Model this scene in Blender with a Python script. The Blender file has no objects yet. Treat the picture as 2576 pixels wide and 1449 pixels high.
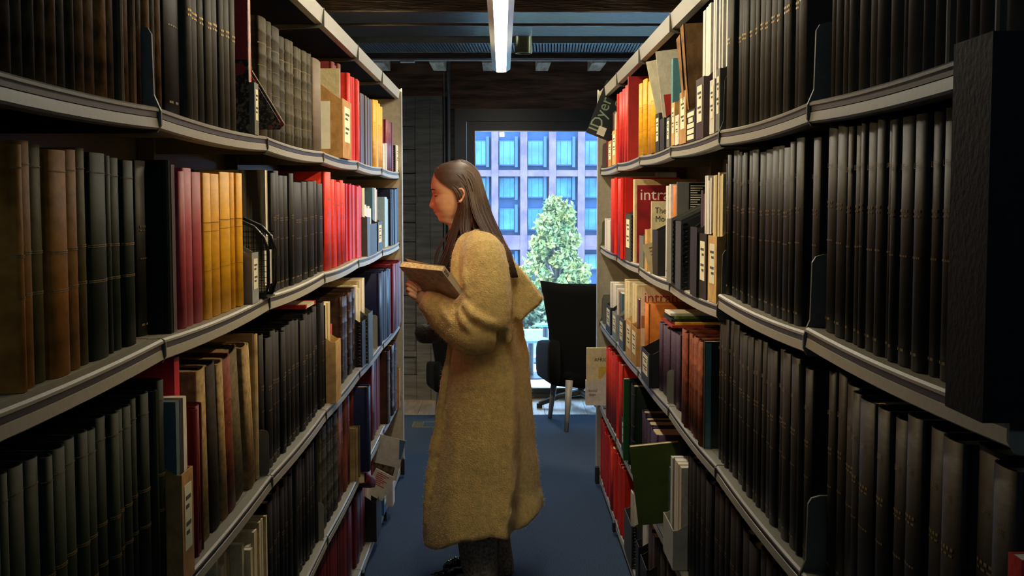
import bpy, bmesh, math, random
from mathutils import Vector, Matrix
import numpy as np

# ------------------------------------------------------------------ camera, world, exposure
scene = bpy.context.scene
col = scene.collection
random.seed(7)
F = 3100.0                      # focal length in pixels of the 2576 x 1449 frame
W, HH = 2576.0, 1449.0
VPX, VPY = 1264.0, 502.0        # where the aisle converges
H = 1.51
pitch = math.atan((HH/2 - VPY)/F)
yaw = math.atan((W/2 - VPX)/F)
cd = bpy.data.cameras.new('camera'); cam = bpy.data.objects.new('camera', cd); col.objects.link(cam)
cd.sensor_width = 36; cd.lens = F/W*36; cd.clip_start = .05; cd.clip_end = 300
cam.location = (0, 0, H); cam.rotation_euler = (math.pi/2 - pitch, 0, -yaw)
scene.camera = cam
scene.view_settings.view_transform = 'Standard'; scene.view_settings.look = 'None'
scene.view_settings.exposure = 0.0; scene.view_settings.gamma = 1.0
try: scene.view_settings.use_curve_mapping = False
except Exception: pass

wd = bpy.data.worlds.new('sky'); scene.world = wd; wd.use_nodes = True
nt = wd.node_tree; bg = nt.nodes['Background']
bg.inputs[0].default_value = (0.50, 0.76, 1.0, 1); bg.inputs[1].default_value = 9.5
LAMP_STRENGTH = 40.0
LAMP_COLOR = (1.0, 0.90, 0.70)
SPOT_WATTS = 95.0
SPOT_COLOR = (1.0, 0.76, 0.42)

sun_d = bpy.data.lights.new('sun', 'SUN'); sun = bpy.data.objects.new('sun', sun_d); col.objects.link(sun)
sun_d.energy = 3.0; sun_d.angle = math.radians(3); sun_d.color = (1, .93, .8)
sun.rotation_euler = (math.radians(58), 0, math.radians(-58))
pl = bpy.data.lights.new('window_portal', 'AREA'); plo = bpy.data.objects.new('window_portal', pl); col.objects.link(plo)
pl.shape = 'RECTANGLE'; pl.size = 1.7; pl.size_y = 2.05; pl.cycles.is_portal = True
plo.location = (0.6, 9.42, 1.03); plo.rotation_euler = (math.radians(-90), 0, 0)
plo2 = bpy.data.objects.new('window_portal', pl); col.objects.link(plo2); plo2.location = (2.95, 9.42, 1.03); plo2.rotation_euler = plo.rotation_euler

# ------------------------------------------------------------------ pixel geometry
C = Vector((0, 0, H))
fwd = Vector((math.sin(yaw)*math.cos(pitch), math.cos(yaw)*math.cos(pitch), -math.sin(pitch)))
rgt = Vector((math.cos(yaw), -math.sin(yaw), 0))
upv = rgt.cross(fwd)
def ray(px, py): return fwd*F + rgt*(px - W/2) + upv*(HH/2 - py)
def P(px, py, Y):
    d = ray(px, py); return C + d*(Y/d.y)
def PX(px, py, X):
    d = ray(px, py); return C + d*(X/d.x)
def PZ(px, py, Z):
    d = ray(px, py); return C + d*((Z - H)/d.z)
def Yat(px, X, z):
    k = (px - W/2)/F
    a = rgt - fwd*k
    return -(a.x*X + a.z*(z - H))/a.y
def proj(p):
    d = Vector(p) - C; w = d.dot(fwd)
    return (W/2 + F*d.dot(rgt)/w, HH/2 - F*d.dot(upv)/w)

# ------------------------------------------------------------------ materials
def lin(c):
    def f(v):
        v /= 255.0
        return v/12.92 if v <= .04045 else ((v + .055)/1.055)**2.4
    return (f(c[0]), f(c[1]), f(c[2]), 1)
MATS = {}
def mat(name, rgb, rough=.6, metal=0.0, noise=0.05, nscale=40, bump=.15, spec=.5, sheen=0, stretch=None, rgb2=None, coat=0):
    if name in MATS: return MATS[name]
    m = bpy.data.materials.new(name); m.use_nodes = True
    t = m.node_tree; b = t.nodes['Principled BSDF']
    b.inputs['Roughness'].default_value = rough; b.inputs['Metallic'].default_value = metal
    b.inputs['Specular IOR Level'].default_value = spec
    if sheen: b.inputs['Sheen Weight'].default_value = sheen; b.inputs['Sheen Roughness'].default_value = .5
    if coat: b.inputs['Coat Weight'].default_value = coat; b.inputs['Coat Roughness'].default_value = .15
    c = lin(rgb)
    tc = t.nodes.new('ShaderNodeTexCoord'); mp = t.nodes.new('ShaderNodeMapping')
    t.links.new(tc.outputs['Object'], mp.inputs[0])
    if stretch: mp.inputs['Scale'].default_value = stretch
    n = t.nodes.new('ShaderNodeTexNoise'); n.inputs['Scale'].default_value = nscale; n.inputs['Detail'].default_value = 5
    t.links.new(mp.outputs[0], n.inputs['Vector'])
    r = t.nodes.new('ShaderNodeValToRGB')
    if rgb2: c2 = lin(rgb2); lo = c2; hi = c
    else:
        lo = tuple(v*(1 - noise*2) for v in c[:3]) + (1,); hi = tuple(min(1, v*(1 + noise*2)) for v in c[:3]) + (1,)
    r.color_ramp.elements[0].position = .35; r.color_ramp.elements[1].position = .65
    r.color_ramp.elements[0].color = lo; r.color_ramp.elements[1].color = hi
    t.links.new(n.outputs[0], r.inputs[0]); t.links.new(r.outputs[0], b.inputs['Base Color'])
    if bump:
        bp = t.nodes.new('ShaderNodeBump'); bp.inputs['Strength'].default_value = bump; bp.inputs['Distance'].default_value = .01
        n2 = t.nodes.new('ShaderNodeTexNoise'); n2.inputs['Scale'].default_value = nscale*3; n2.inputs['Detail'].default_value = 3
        t.links.new(mp.outputs[0], n2.inputs['Vector'])
        t.links.new(n2.outputs[0], bp.inputs['Height']); t.links.new(bp.outputs[0], b.inputs['Normal'])
    MATS[name] = m; return m
def emit(name, rgb, s):
    m = bpy.data.materials.new(name); m.use_nodes = True; t = m.node_tree
    t.nodes.remove(t.nodes['Principled BSDF']); e = t.nodes.new('ShaderNodeEmission')
    e.inputs[0].default_value = (*rgb, 1); e.inputs[1].default_value = s
    t.links.new(e.outputs[0], t.nodes['Material Output'].inputs[0]); MATS[name] = m; return m

# ------------------------------------------------------------------ object helpers
def mesh_from(name, verts, faces, m=None, smooth=False, mi=None):
    me = bpy.data.meshes.new(name); me.from_pydata([tuple(v) for v in verts], [], faces)
    bm = bmesh.new(); bm.from_mesh(me); bmesh.ops.recalc_face_normals(bm, faces=bm.faces); bm.to_mesh(me); bm.free()
    if m:
        for mm in (m if isinstance(m, list) else [m]): me.materials.append(mm)
    if mi: me.polygons.foreach_set('material_index', mi)
    if smooth: me.polygons.foreach_set('use_smooth', [True]*len(me.polygons))
    me.update(); return me
def link(name, me, parent=None, loc=None, rot=None, scale=None, m=None):
    o = bpy.data.objects.new(name, me); col.objects.link(o)
    if parent: o.parent = parent
    if loc is not None: o.location = loc
    if rot is not None: o.rotation_euler = rot
    if scale is not None: o.scale = scale
    if m:
        if len(me.materials) == 0: me.materials.append(m)
        o.material_slots[0].link = 'OBJECT'; o.material_slots[0].material = m
    return o
def tag(o, label=None, cat=None, group=None, kind=None):
    if label: o['label'] = label
    if cat: o['category'] = cat
    if group: o['group'] = group
    if kind: o['kind'] = kind
    return o
def empty(name, loc=(0, 0, 0), rot=(0, 0, 0), label=None, cat=None, group=None, kind=None):
    o = bpy.data.objects.new(name, None); col.objects.link(o); o.location = loc; o.rotation_euler = rot
    o.empty_display_size = .05
    return tag(o, label, cat, group, kind)
BOXF = [(0,1,3,2),(4,6,7,5),(0,4,5,1),(2,3,7,6),(0,2,6,4),(1,5,7,3)]
class MB:
    def __init__(s): s.v = []; s.f = []; s.mi = []
    def add(s, vs, fs, k=0):
        o = len(s.v); s.v += [tuple(v) for v in vs]; s.f += [tuple(i + o for i in f) for f in fs]; s.mi += [k]*len(fs); return s
    def box(s, a, b, k=0, M=None):
        vs = [Vector((x, y, z)) for x in (a[0], b[0]) for y in (a[1], b[1]) for z in (a[2], b[2])]
        if M: vs = [M @ v for v in vs]
        return s.add(vs, BOXF, k)
    def tube(s, pts, rad, n=8, k=0, cap=True, flat=1.0, side=None):
        pts = [Vector(p) for p in pts]; R = rad if isinstance(rad, (list, tuple)) else [rad]*len(pts)
        vs = []; fs = []
        for i, p in enumerate(pts):
            t = (pts[min(i+1, len(pts)-1)] - pts[max(i-1, 0)]).normalized()
            a = Vector(side) if side else (Vector((0, 0, 1)) if abs(t.z) < .9 else Vector((0, 1, 0)))
            u = t.cross(a).normalized(); w = u.cross(t)
            for j in range(n):
                an = 2*math.pi*j/n
                vs.append(p + u*math.cos(an)*R[i]*flat + w*math.sin(an)*R[i])
        for i in range(len(pts)-1):
            for j in range(n):
                fs.append((i*n+j, i*n+(j+1)%n, (i+1)*n+(j+1)%n, (i+1)*n+j))
        if cap: fs.append(tuple(range(n))[::-1]); fs.append(tuple((len(pts)-1)*n + j for j in range(n)))
        return s.add(vs, fs, k)
    def prism(s, poly, axis, a, b, k=0):     # poly 2D, extruded along axis 0/1/2 from a to b
        n = len(poly); vs = []
        for h in (a, b):
            for (p, q) in poly:
                vs.append({0: (h, p, q), 1: (p, h, q), 2: (p, q, h)}[axis])
        fs = [tuple(range(n))[::-1], tuple(range(n, 2*n))] + [(i, (i+1)%n, n+(i+1)%n, n+i) for i in range(n)]
        return s.add(vs, fs, k)
    def lathe(s, prof, c=(0,0,0), n=24, k=0):
        vs = []; fs = []
        for (r, z) in prof:
            for j in range(n):
                a = 2*math.pi*j/n; vs.append((c[0]+r*math.cos(a), c[1]+r*math.sin(a), c[2]+z))
        for i in range(len(prof)-1):
            for j in range(n): fs.append((i*n+j, i*n+(j+1)%n, (i+1)*n+(j+1)%n, (i+1)*n+j))
        fs.append(tuple(range(n))[::-1]); fs.append(tuple((len(prof)-1)*n+j for j in range(n)))
        return s.add(vs, fs, k)
    def build(s, name, m, parent=None, smooth=False, loc=None, rot=None, bevel=0):
        me = mesh_from(name, s.v, s.f, m, smooth, s.mi if isinstance(m, list) else None)
        o = link(name, me, parent, loc, rot)
        if bevel:
            bv = o.modifiers.new('bevel', 'BEVEL'); bv.width = bevel; bv.segments = 2; bv.limit_method = 'ANGLE'
        return o
TEXTS = {}
def text_mesh(body, depth=.0004):
    if body in TEXTS: return TEXTS[body]
    cu = bpy.data.curves.new('lettering', 'FONT'); cu.body = body; cu.size = 1; cu.resolution_u = 2; cu.extrude = 0
    cu.align_x = 'CENTER'; cu.align_y = 'CENTER'
    o = bpy.data.objects.new('tmp', cu); col.objects.link(o)
    dg = bpy.context.evaluated_depsgraph_get(); dg.update()
    me = bpy.data.meshes.new_from_object(o.evaluated_get(dg)); me.name = 'lettering'
    bpy.data.objects.remove(o); me.materials.clear()
    TEXTS[body] = me; return me
def text(body, m, parent, loc, size, rot=(math.pi/2, 0, 0), name='lettering', sx=1.0):
    o = link(name, text_mesh(body).copy() if False else text_mesh(body), parent, loc, rot, (size*sx, size, size), m)
    return o

# ------------------------------------------------------------------ the room
XL, XR = -0.551, 0.507
YW = 9.30
def struct(name, mb, m, **k):
    o = mb.build(name, m, **k); o['kind'] = 'structure'; return o
carpet = mat('blue_carpet', (66, 82, 106), .95, nscale=260, noise=.3, bump=.6, spec=.1)
darkwood = mat('dark_stained_timber', (52, 40, 34), .55, nscale=6, noise=.35, bump=.3, stretch=(.4, 6, 6))
greywood = mat('weathered_grey_timber', (112, 108, 100), .7, nscale=5, noise=.14, bump=.35, stretch=(1, 1, 8))
lintelwood = mat('brown_beam_timber', (104, 74, 56), .7, nscale=4, noise=.3, bump=.3, stretch=(1, 6, 8))
glosswood = mat('varnished_ceiling_timber', (56, 45, 42), .32, nscale=8, noise=.25, bump=.7, stretch=(.5, 5, 5), coat=.7)
plaster = mat('plain_wall_paint', (120, 112, 100), .85, nscale=20, noise=.05)
struct('floor', MB().box((-5, -3, -.06), (5, 8.58, 0)), carpet)
boards = empty('floor_boards', (0, 8.58, 0), kind='structure')
oak = mat('pale_oak_floor', (186, 168, 146), .35, nscale=7, noise=.12, bump=.08, stretch=(6, .6, 1))
for i in range(16):
    x0 = -2.4 + i*.3
    link('plank', MB().box((x0+.002, .004, -.06), (x0+.298, .80, .002)).build('tmp', oak).data, boards) if False else None
    m_ = mesh_from('plank', [(x0+a, b, c) for a in (.0015, .2985) for b in (.004, .80) for c in (-.06, .001+.001*(i % 2))], BOXF, oak)
    link('plank', m_, boards)
struct('wall_left', MB().box((-5.1, -3, 0), (-5, YW+.3, 2.75)), plaster)
struct('wall_right', MB().box((5, -3, 0), (5.1, YW+.3, 2.75)), plaster)
struct('wall_front', MB().box((-5, -3.1, 0), (5, -3, 2.75)), plaster)
struct('ceiling', MB().box((-5.1, -3.1, 2.86), (5.1, YW+.3, 2.95)), darkwood)
# window wall
WX0, WX1 = P(1145, 600, YW).x, 1.62          # opening of the window frame
WZ1 = P(1264, 274, YW).z
struct('wall_back', MB().box((-5, YW+.01, 0), (WX0-.004, YW+.25, 2.86)).box((WX1, YW, 0), (2.10, YW+.25, 2.86)).box((3.8, YW, 0), (5, YW+.25, 2.86)).box((2.10, YW, 2.1), (3.8, YW+.25, 2.86)).box((WX0-.004, YW+.02, WZ1+.34), (WX1, YW+.25, 2.86)), darkwood)
struct('trim_1', MB().box((WX0-.05, YW-.03, WZ1), (WX1+.1, YW+.22, WZ1+.36)), lintelwood)      # big timber lintel
struct('trim_2', MB().box((-1.4, YW-.05, WZ1+.09), (WX0-.055, YW+.2, WZ1+.40)), lintelwood)
o = MB().box((-.98, YW-.07, WZ1+.17), (-.86, YW-.045, WZ1+.29)).build('dark_wall_plate', mat('black_plate', (18, 17, 17), .6))
tag(o, 'small square black plate fixed to the dark timber beam by the doorway', 'wall plate')
# old timber door beside the window
dr = empty('door_1', (0, YW, 0), kind='structure')
dx0, dx1 = -1.35, WX0-.03
dt = WZ1+.09
def dpart(nm, a, b, m=greywood): return link(nm, MB_mesh(nm, a, b, m), dr)
def MB_mesh(nm, a, b, m):
    return mesh_from(nm, [(x, y, z) for x in (a[0], b[0]) for y in (a[1], b[1]) for z in (a[2], b[2])], BOXF, m)
dpart('door_stile', (dx1-.15, -.09, 0), (dx1-.06, .0, dt)); dpart('door_stile', (dx1-.26, -.075, 0), (dx1-.152, .0, dt))
dpart('door_stile', (dx0, -.07, 0), (dx0+.14, .0, dt))
rails = [(0, .19), (.33, .37), (1.0, 1.05), (1.48, 1.53), (dt-.22, dt)]
for (a, b) in rails: dpart('door_rail', (dx0+.14, -.068, a), (dx1-.262, .0, b))
for (a, b) in zip(rails[:-1], rails[1:]):
    n_ = 3 if b[0]-a[1] > .3 else 1
    for i in range(n_):
        z0 = a[1] + (b[0]-a[1])*i/n_; z1 = a[1] + (b[0]-a[1])*(i+1)/n_
        dpart('door_board', (dx0+.142, -.045-.004*(i % 2), z0+.003), (dx1-.264, .0, z1-.003))
pip = MB().tube([(dx1-.012, YW-.06, 0), (dx1-.012, YW-.06, WZ1+.38)], .012, 10).tube([(dx1-.045, YW-.06, 0), (dx1-.045, YW-.06, WZ1+.38)], .006, 8)
tag(pip.build('wall_pipe', mat('galvanised_pipe', (150, 156, 160), .4, .6), smooth=True), 'thin grey vertical pipe between the old door and the window', 'pipe')
# the window
wn = empty('window_1', (0, YW, 0), kind='structure')
frame_m = mat('charcoal_window_frame', (42, 46, 52), .35, nscale=60, noise=.05, bump=.05)
gx0 = P(1195, 600, YW).x; gz1 = P(1264, 329, YW).z; gz0 = P(1264, 978, YW).z
gx1 = WX1-.14
def wpart(nm, a, b, m=frame_m): return link(nm, MB_mesh(nm, a, b, m), wn)
wpart('frame_jamb', (WX0, -.02, 0), (WX0+.085, .12, WZ1)); wpart('frame_jamb', (WX1-.085, -.02, 0), (WX1, .12, WZ1))
wpart('frame_head', (WX0+.085, -.02, WZ1-.09), (WX1-.085, .12, WZ1)); wpart('frame_sill', (WX0+.085, -.02, 0.0), (WX1-.085, .12, .035))
wpart('sash_stile', (WX0+.088, .01, .037), (gx0, .09, WZ1-.092)); wpart('sash_stile', (gx1, .01, .037), (WX1-.088, .09, WZ1-.092))
wpart('sash_rail', (gx0, .01, gz1), (gx1, .09, WZ1-.092)); wpart('sash_rail', (gx0, .01, .037), (gx1, .09, gz0))
bead = mat('silver_glazing_bead', (176, 186, 196), .25, .8, bump=0)
wpart('glazing_bead', (gx0, .004, gz0), (gx0+.006, .03, gz1), bead); wpart('glazing_bead', (gx0+.006, .004, gz1-.006), (gx1, .03, gz1), bead)
wpart('glazing_bead', (gx0+.006, .004, gz0), (gx1, .03, gz0+.006), bead)
gl = bpy.data.materials.new('window_glass'); gl.use_nodes = True; t = gl.node_tree; t.nodes.remove(t.nodes['Principled BSDF'])
tr = t.nodes.new('ShaderNodeBsdfTransparent'); tr.inputs[0].default_value = (.88, .94, 1, 1)
gs = t.nodes.new('ShaderNodeBsdfGlossy'); gs.inputs['Roughness'].default_value = .02
fr = t.nodes.new('ShaderNodeFresnel'); fr.inputs[0].default_value = 1.4
mx = t.nodes.new('ShaderNodeMixShader'); t.links.new(fr.outputs[0], mx.inputs[0]); t.links.new(tr.outputs[0], mx.inputs[1]); t.links.new(gs.outputs[0], mx.inputs[2])
ds = t.nodes.new('ShaderNodeBsdfTranslucent'); ds.inputs[0].default_value = (.8, .88, 1, 1)      # dust specks on the pane, plus the bluish glare haze mixed in
nz = t.nodes.new('ShaderNodeTexNoise'); nz.inputs['Scale'].default_value = 120; nz.inputs['Detail'].default_value = 4
mr = t.nodes.new('ShaderNodeMapRange'); mr.inputs[1].default_value = .4; mr.inputs[2].default_value = .75; mr.inputs[3].default_value = .006; mr.inputs[4].default_value = .028
tcg = t.nodes.new('ShaderNodeTexCoord'); t.links.new(tcg.outputs['Object'], nz.inputs['Vector']); t.links.new(nz.outputs[0], mr.inputs[0])
mx2 = t.nodes.new('ShaderNodeMixShader'); t.links.new(mr.outputs[0], mx2.inputs[0]); t.links.new(mx.outputs[0], mx2.inputs[1]); t.links.new(ds.outputs[0], mx2.inputs[2])
t.links.new(mx2.outputs[0], t.nodes['Material Output'].inputs[0]); MATS['glass'] = gl
wpart('pane', (gx0, .045, gz0), (gx1, .053, gz1), gl)
w2 = empty('window_2', (0, YW, 0), kind='structure')      # unseen window added behind the right bookcase for more daylight
for (a_, b_, nm_, m_) in (((2.10, 0, 0), (2.22, .12, 2.1), 'frame_jamb', frame_m), ((3.68, 0, 0), (3.8, .12, 2.1), 'frame_jamb', frame_m), ((2.22, 0, 1.98), (3.68, .12, 2.1), 'frame_head', frame_m), ((2.22, 0, 0), (3.68, .12, .05), 'frame_sill', frame_m), ((2.22, .045, .05), (3.68, .053, 1.98), 'pane', gl)):
    link(nm_, MB_mesh(nm_, a_, b_, m_), w2)
# ceiling timbers, grille, rail
ZC = 2.50
def ypix(y, z): return PZ(VPX, y, z).y
def ceil_beam(ya, yb, z=ZC, m=glosswood, top=2.86, label=None):
    a, b = sorted((ypix(ya, z), ypix(yb, z)))
    tag(MB().box((-5, a, z), (5, b, top)).build('ceiling_beam', m, bevel=.008), label, 'beam', 'dark varnished beams across the ceiling')
ceil_beam(31, 59, label='glossy dark ceiling beam farther from the window, reflecting daylight')
ceil_beam(66, 91, label='glossy dark ceiling beam just before the brass spotlight')
for i in range(5):
    a = 5.7 - i*1.0
    tag(MB().box((-5, a, ZC), (5, a+.48, 2.86)).build('ceiling_beam', glosswood, bevel=.008), 'dark ceiling beam above the bookcases, hidden over the frame edge', 'beam', 'dark varnished beams across the ceiling')
gy0, gy1 = sorted((ypix(108, 2.52), ypix(131, 2.52)))
gr = empty('ceiling_grille', (0, gy0, 2.52), label='long ribbed metal grille running across the ceiling behind the beams', cat='grille')
gm = mat('grey_rib_metal', (150, 160, 168), .3, .85, bump=0)
mb = MB()
for i in range(150):
    x = -1.5 + i*.02
    mb.add([(x, 0, 0), (x+.013, 0, 0), (x+.013+.02, gy1-gy0, 0), (x+.02, gy1-gy0, 0), (x, 0, .03), (x+.013, 0, .03), (x+.033, gy1-gy0, .03), (x+.02, gy1-gy0, .03)],
           [(0,1,2,3), (4,7,6,5), (0,4,5,1), (1,5,6,2), (2,6,7,3), (3,7,4,0)])
rb = mb.build('rib_panel', gm, gr); rb['kind'] = 'stuff'
MB().box((-1.6, -.02, -.004), (1.7, 0, .05)).build('grille_edge', gm, gr); MB().box((-1.6, gy1-gy0, -.004), (1.7, gy1-gy0+.02, .05)).build('grille_edge', gm, gr)
MB().box((-1.6, 0, .05), (1.7, gy1-gy0, .06)).build('backing', darkwood, gr)
struct('trim_3', MB().box((-5, 7.52, 2.556), (5, gy0-.03, 2.86)).box((-5, gy1+.04, P(VPX, 147, gy1+.04).z), (5, gy1+.14, 2.86)), darkwood)
ry = 8.66; rz = P(VPX, 153, ry).z
rl = empty('ceiling_rail', (0, ry, rz), label='slim white rail running across the room under the ceiling joists', cat='rail')
white_m = mat('white_enamel', (205, 212, 218), .3, nscale=30, noise=.03, bump=0)
MB().box((-3, -.02, 0), (3, .02, .022)).build('rail_bar', white_m, rl)
c_ = P(1025, 152, ry).x
MB().box((c_-.05, -.03, -.012), (c_+.05, .03, .0)).build('track_box', white_m, rl)
palewood = mat('pale_joist_timber', (186, 170, 150), .6, nscale=7, noise=.2, bump=.3, stretch=(4, .5, 4))
for px in (968, 1108, 1232, 1362, 1492):
    x = P(px, 178, YW).x
    tag(MB().box((x-.048, ry+.03, P(VPX, 181, YW).z), (x+.048, YW-.06, 2.62)).build('ceiling_joist', palewood, bevel=.004),
        {968: 'pale ceiling joist end nearest the left bookcase top', 1108: 'pale ceiling joist end above the square black wall plate', 1232: 'pale ceiling joist end half hidden left of the lit strip lamp', 1362: 'pale ceiling joist end right of the strip lamp below the brass spotlight', 1492: 'pale ceiling joist end nearest the right bookcase top'}[px], 'joist', 'joist ends over the window wall')
# strip lamp over the aisle
LZ = 2.31
lw = .113; ly1 = PZ(VPX, 181, LZ).y; ly0 = 2.85
lamp = empty('strip_lamp', (P(1261, 181, ly1).x, 0, LZ), label='long white strip lamp glowing above the middle of the aisle', cat='lamp')
hous = mat('lamp_housing_white', (222, 230, 236), .35, bump=0, noise=.02)
lampe = emit('lamp_diffuser', LAMP_COLOR, LAMP_STRENGTH)
prof = [(-lw/2, .016), (-lw/2, .024), (-.035, .055), (.035, .055), (lw/2, .024), (lw/2, .016), (.0305, 0), (.0305, .012), (-.0305, .012), (-.0305, 0)]
MB().prism(prof, 1, ly0, ly1).build('housing', hous, lamp)
ymid = PZ(VPX, 103, LZ).y
for (a, b) in ((ly0+.01, ymid-.012), (ymid+.012, ly1-.004)):
    MB().prism([(-.0295, .0115), (-.0295, -.0005), (-.02, -.002), (.02, -.002), (.0295, -.0005), (.0295, .0115)], 1, a, b).build('diffuser', lampe, lamp, smooth=False)
for y in (3.9, 4.9, 5.9, 6.7): MB().tube([(0, y, .05), (0, y, ZC-LZ-.0005)], .0025, 6).build('suspension_wire', mat('steel_wire', (90, 90, 92), .4, .8), lamp)
# brass spotlight
sx = P(1317, 110, 7.70).x; sz0 = P(1317, 133, 7.70).z; sr = 22.5/(F/7.70)
sp = empty('ceiling_spotlight', (sx, 7.73, 2.556), label='short brass cylinder spotlight under the ceiling beside the strip lamp', cat='spotlight')
MB().lathe([(.0, 0), (sr*1.02, 0), (sr*1.02, -.012), (sr*.96, -.014), (sr*.96, sz0-2.556), (sr*.85, sz0-2.556), (sr*.8, sz0-2.536)], n=32).build('spotlight_body', mat('aged_brass', (146, 124, 80), .3, .9, bump=0), sp, smooth=True)
MB().lathe([(0, sz0-2.539), (sr*.78, sz0-2.539), (sr*.78, sz0-2.535), (0, sz0-2.535)], n=24).build('spotlight_lens', mat('spot_lens', (235, 235, 225), .1), sp)

def out_spot(x, y, zc, label):      # the same fitting, lit, over the bookcase tops
    r = empty('ceiling_spotlight', (x, y, zc), label=label, cat='spotlight', group='warm brass ceiling spotlights')
    for ch in list(sp.children):
        c = ch.copy(); col.objects.link(c); c.parent = r
    ld = bpy.data.lights.new('spot_bulb', 'SPOT'); ld.energy = SPOT_WATTS; ld.color = SPOT_COLOR; ld.spot_size = math.radians(118); ld.spot_blend = .5; ld.shadow_soft_size = .035
    lo = bpy.data.objects.new('spot_bulb', ld); col.objects.link(lo); lo.parent = r; lo.location = (0, 0, -.15)
    d = Vector((-x*.62, 0, -1.0)); lo.rotation_euler = d.to_track_quat('-Z', 'Y').to_euler()
for sx_ in (-1, 1):
    for q_, y in enumerate((3.50, 4.90, 6.30)):
        out_spot(sx_*.95, y, 2.66, f'{["nearest", "middle", "farthest"][q_]} brass spotlight over the {"left" if sx_ < 0 else "right"} bookcase, above the photo edge')
        struct_ = MB().box((sx_*.95-.1, y-.1, 2.66), (sx_*.95+.1, y+.1, 2.86)).build('trim_9', darkwood); struct_['kind'] = 'structure'
# ------------------------------------------------------------------ bookcases
YB = {-1: [1.09, 2.0, 2.908, 3.815, 4.72, 5.66, 6.62], 1: [1.21, 2.052, 2.889, 3.725, 4.569, 5.457, 6.40]}
SH = {-1: {'A': 1.658, 'B': 1.284, 'C': .855, 'D': .455, 'E': .07}, 1: {'A': 1.672, 'B': 1.285, 'C': .880, 'D': .455, 'E': .07}}
CAN = {-1: 2.045, 1: 2.018}
SX = {-1: -XL, 1: XR}
SAG = .007
DEPTH = .30
steel = mat('putty_grey_steel', (150, 147, 132), .42, nscale=90, noise=.03, bump=.03)
darksteel = mat('dark_olive_steel', (92, 92, 82), .5, nscale=90, noise=.04, bump=.03)
rubber = mat('black_rubber', (24, 24, 25), .6)
def bay_of(side, y):
    ys = YB[side]
    for i in range(len(ys)-1):
        if y < ys[i+1]: return i
    return len(ys)-2
def shelf_z(side, row, y):
    ys = YB[side]; i = bay_of(side, y); t = (y-ys[i])/(ys[i+1]-ys[i]); t = min(1, max(0, t))
    off = {('B', 1): {0: .012, 1: .004, 2: -.02, 3: -.02, 4: -.015, 5: -.012}}.get((row, side), {}).get(i, 0)
    return SH[side][row] + off - SAG*4*t*(1-t)*(0 if row == 'E' else 1)
def lip_mesh(side, row, i, prof, nm):
    ys = YB[side]; y0, y1 = ys[i]+.004, ys[i+1]-.004; n = 8; vs = []; fs = []
    k = len(prof)
    for j in range(n+1):
        y = y0+(y1-y0)*j/n; z = shelf_z(side, row, min(max(y, ys[i]+1e-4), ys[i+1]-1e-4))
        for (u, w) in prof: vs.append((side*(SX[side]-u), y, z+w))
    for j in range(n):
        for q in range(k): fs.append((j*k+q, j*k+(q+1)%k, (j+1)*k+(q+1)%k, (j+1)*k+q))
    fs.append(tuple(range(k))); fs.append(tuple(n*k+q for q in range(k)))
    return mesh_from(nm, vs, fs, steel)
LIP = [(-.026, -.0005), (-.004, 0), (0, -.003), (0, -.007), (-.010, -.013), (-.010, -.0145), (-.002, -.018), (0, -.033), (-.004, -.036), (-.026, -.036)]
CHAN = [(-.0055, -.0075), (-.0025, -.0075), (-.0025, -.0165), (-.0055, -.0165)]
chan_m = mat('groove_shade_dark', (44, 44, 52), .5, bump=0)  # dark strip in the label groove, its shade put into the colour
DECK = [(-DEPTH, 0), (-.027, 0), (-.027, -.004), (-DEPTH, -.004)]
ORD = ['first', 'second', 'third', 'fourth', 'fifth', 'sixth', 'seventh', 'eighth', 'ninth', 'tenth', 'eleventh', 'twelfth', 'thirteenth', 'fourteenth', 'fifteenth', 'sixteenth', 'seventeenth', 'eighteenth', 'nineteenth', 'twentieth']
ORD += ['twenty-'+o for o in ORD[:9]] + ['thirtieth'] + ['thirty-'+o for o in ORD[:9]] + ['fortieth'] + ['forty-'+o for o in ORD[:9]] + ['fiftieth'] + ['fifty-'+o for o in ORD[:9]] + ['sixtieth'] + ['sixty-'+o for o in ORD[:9]]
ORD += ['seventieth'] + ['seventy-'+o for o in ORD[:9]]
def rounded(w, h, r, n=4):
    p = []
    for (cx, cz, a0) in ((w-r, r, -90), (w-r, h-r, 0), (r, h-r, 90), (r, r, 180)):
        for j in range(n+1):
            a = math.radians(a0+90*j/n); p.append((cx+r*math.cos(a), cz+r*math.sin(a)))
    return p
def bracket_mesh(side, h):     # plate across the shelf end, front edge at u = 0
    pts = [(0, -.038), (0, -.038), ]
    poly = [(side*(SX[side]+u+.0), z) for (u, z) in ((-.003, -.028), (.004, -.040), (.02, -.042), (.28, -.042), (.28, h), (.03, h), (.016, h-.004 if h > .05 else h), (.010, h-.014 if h > .05 else h), (.008, .02 if h > .05 else h), (-.003, -.006))]
    mb = MB(); mb.prism(poly, 1, -.0035, .0035); return mesh_from('bracket', mb.v, mb.f, darksteel)
TALL = {(-1, 'A', 1), (1, 'A', 1), (1, 'A', 2), (1, 'B', 1), (1, 'B', 2), (1, 'D', 1), (1, 'C', 1)}
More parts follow.
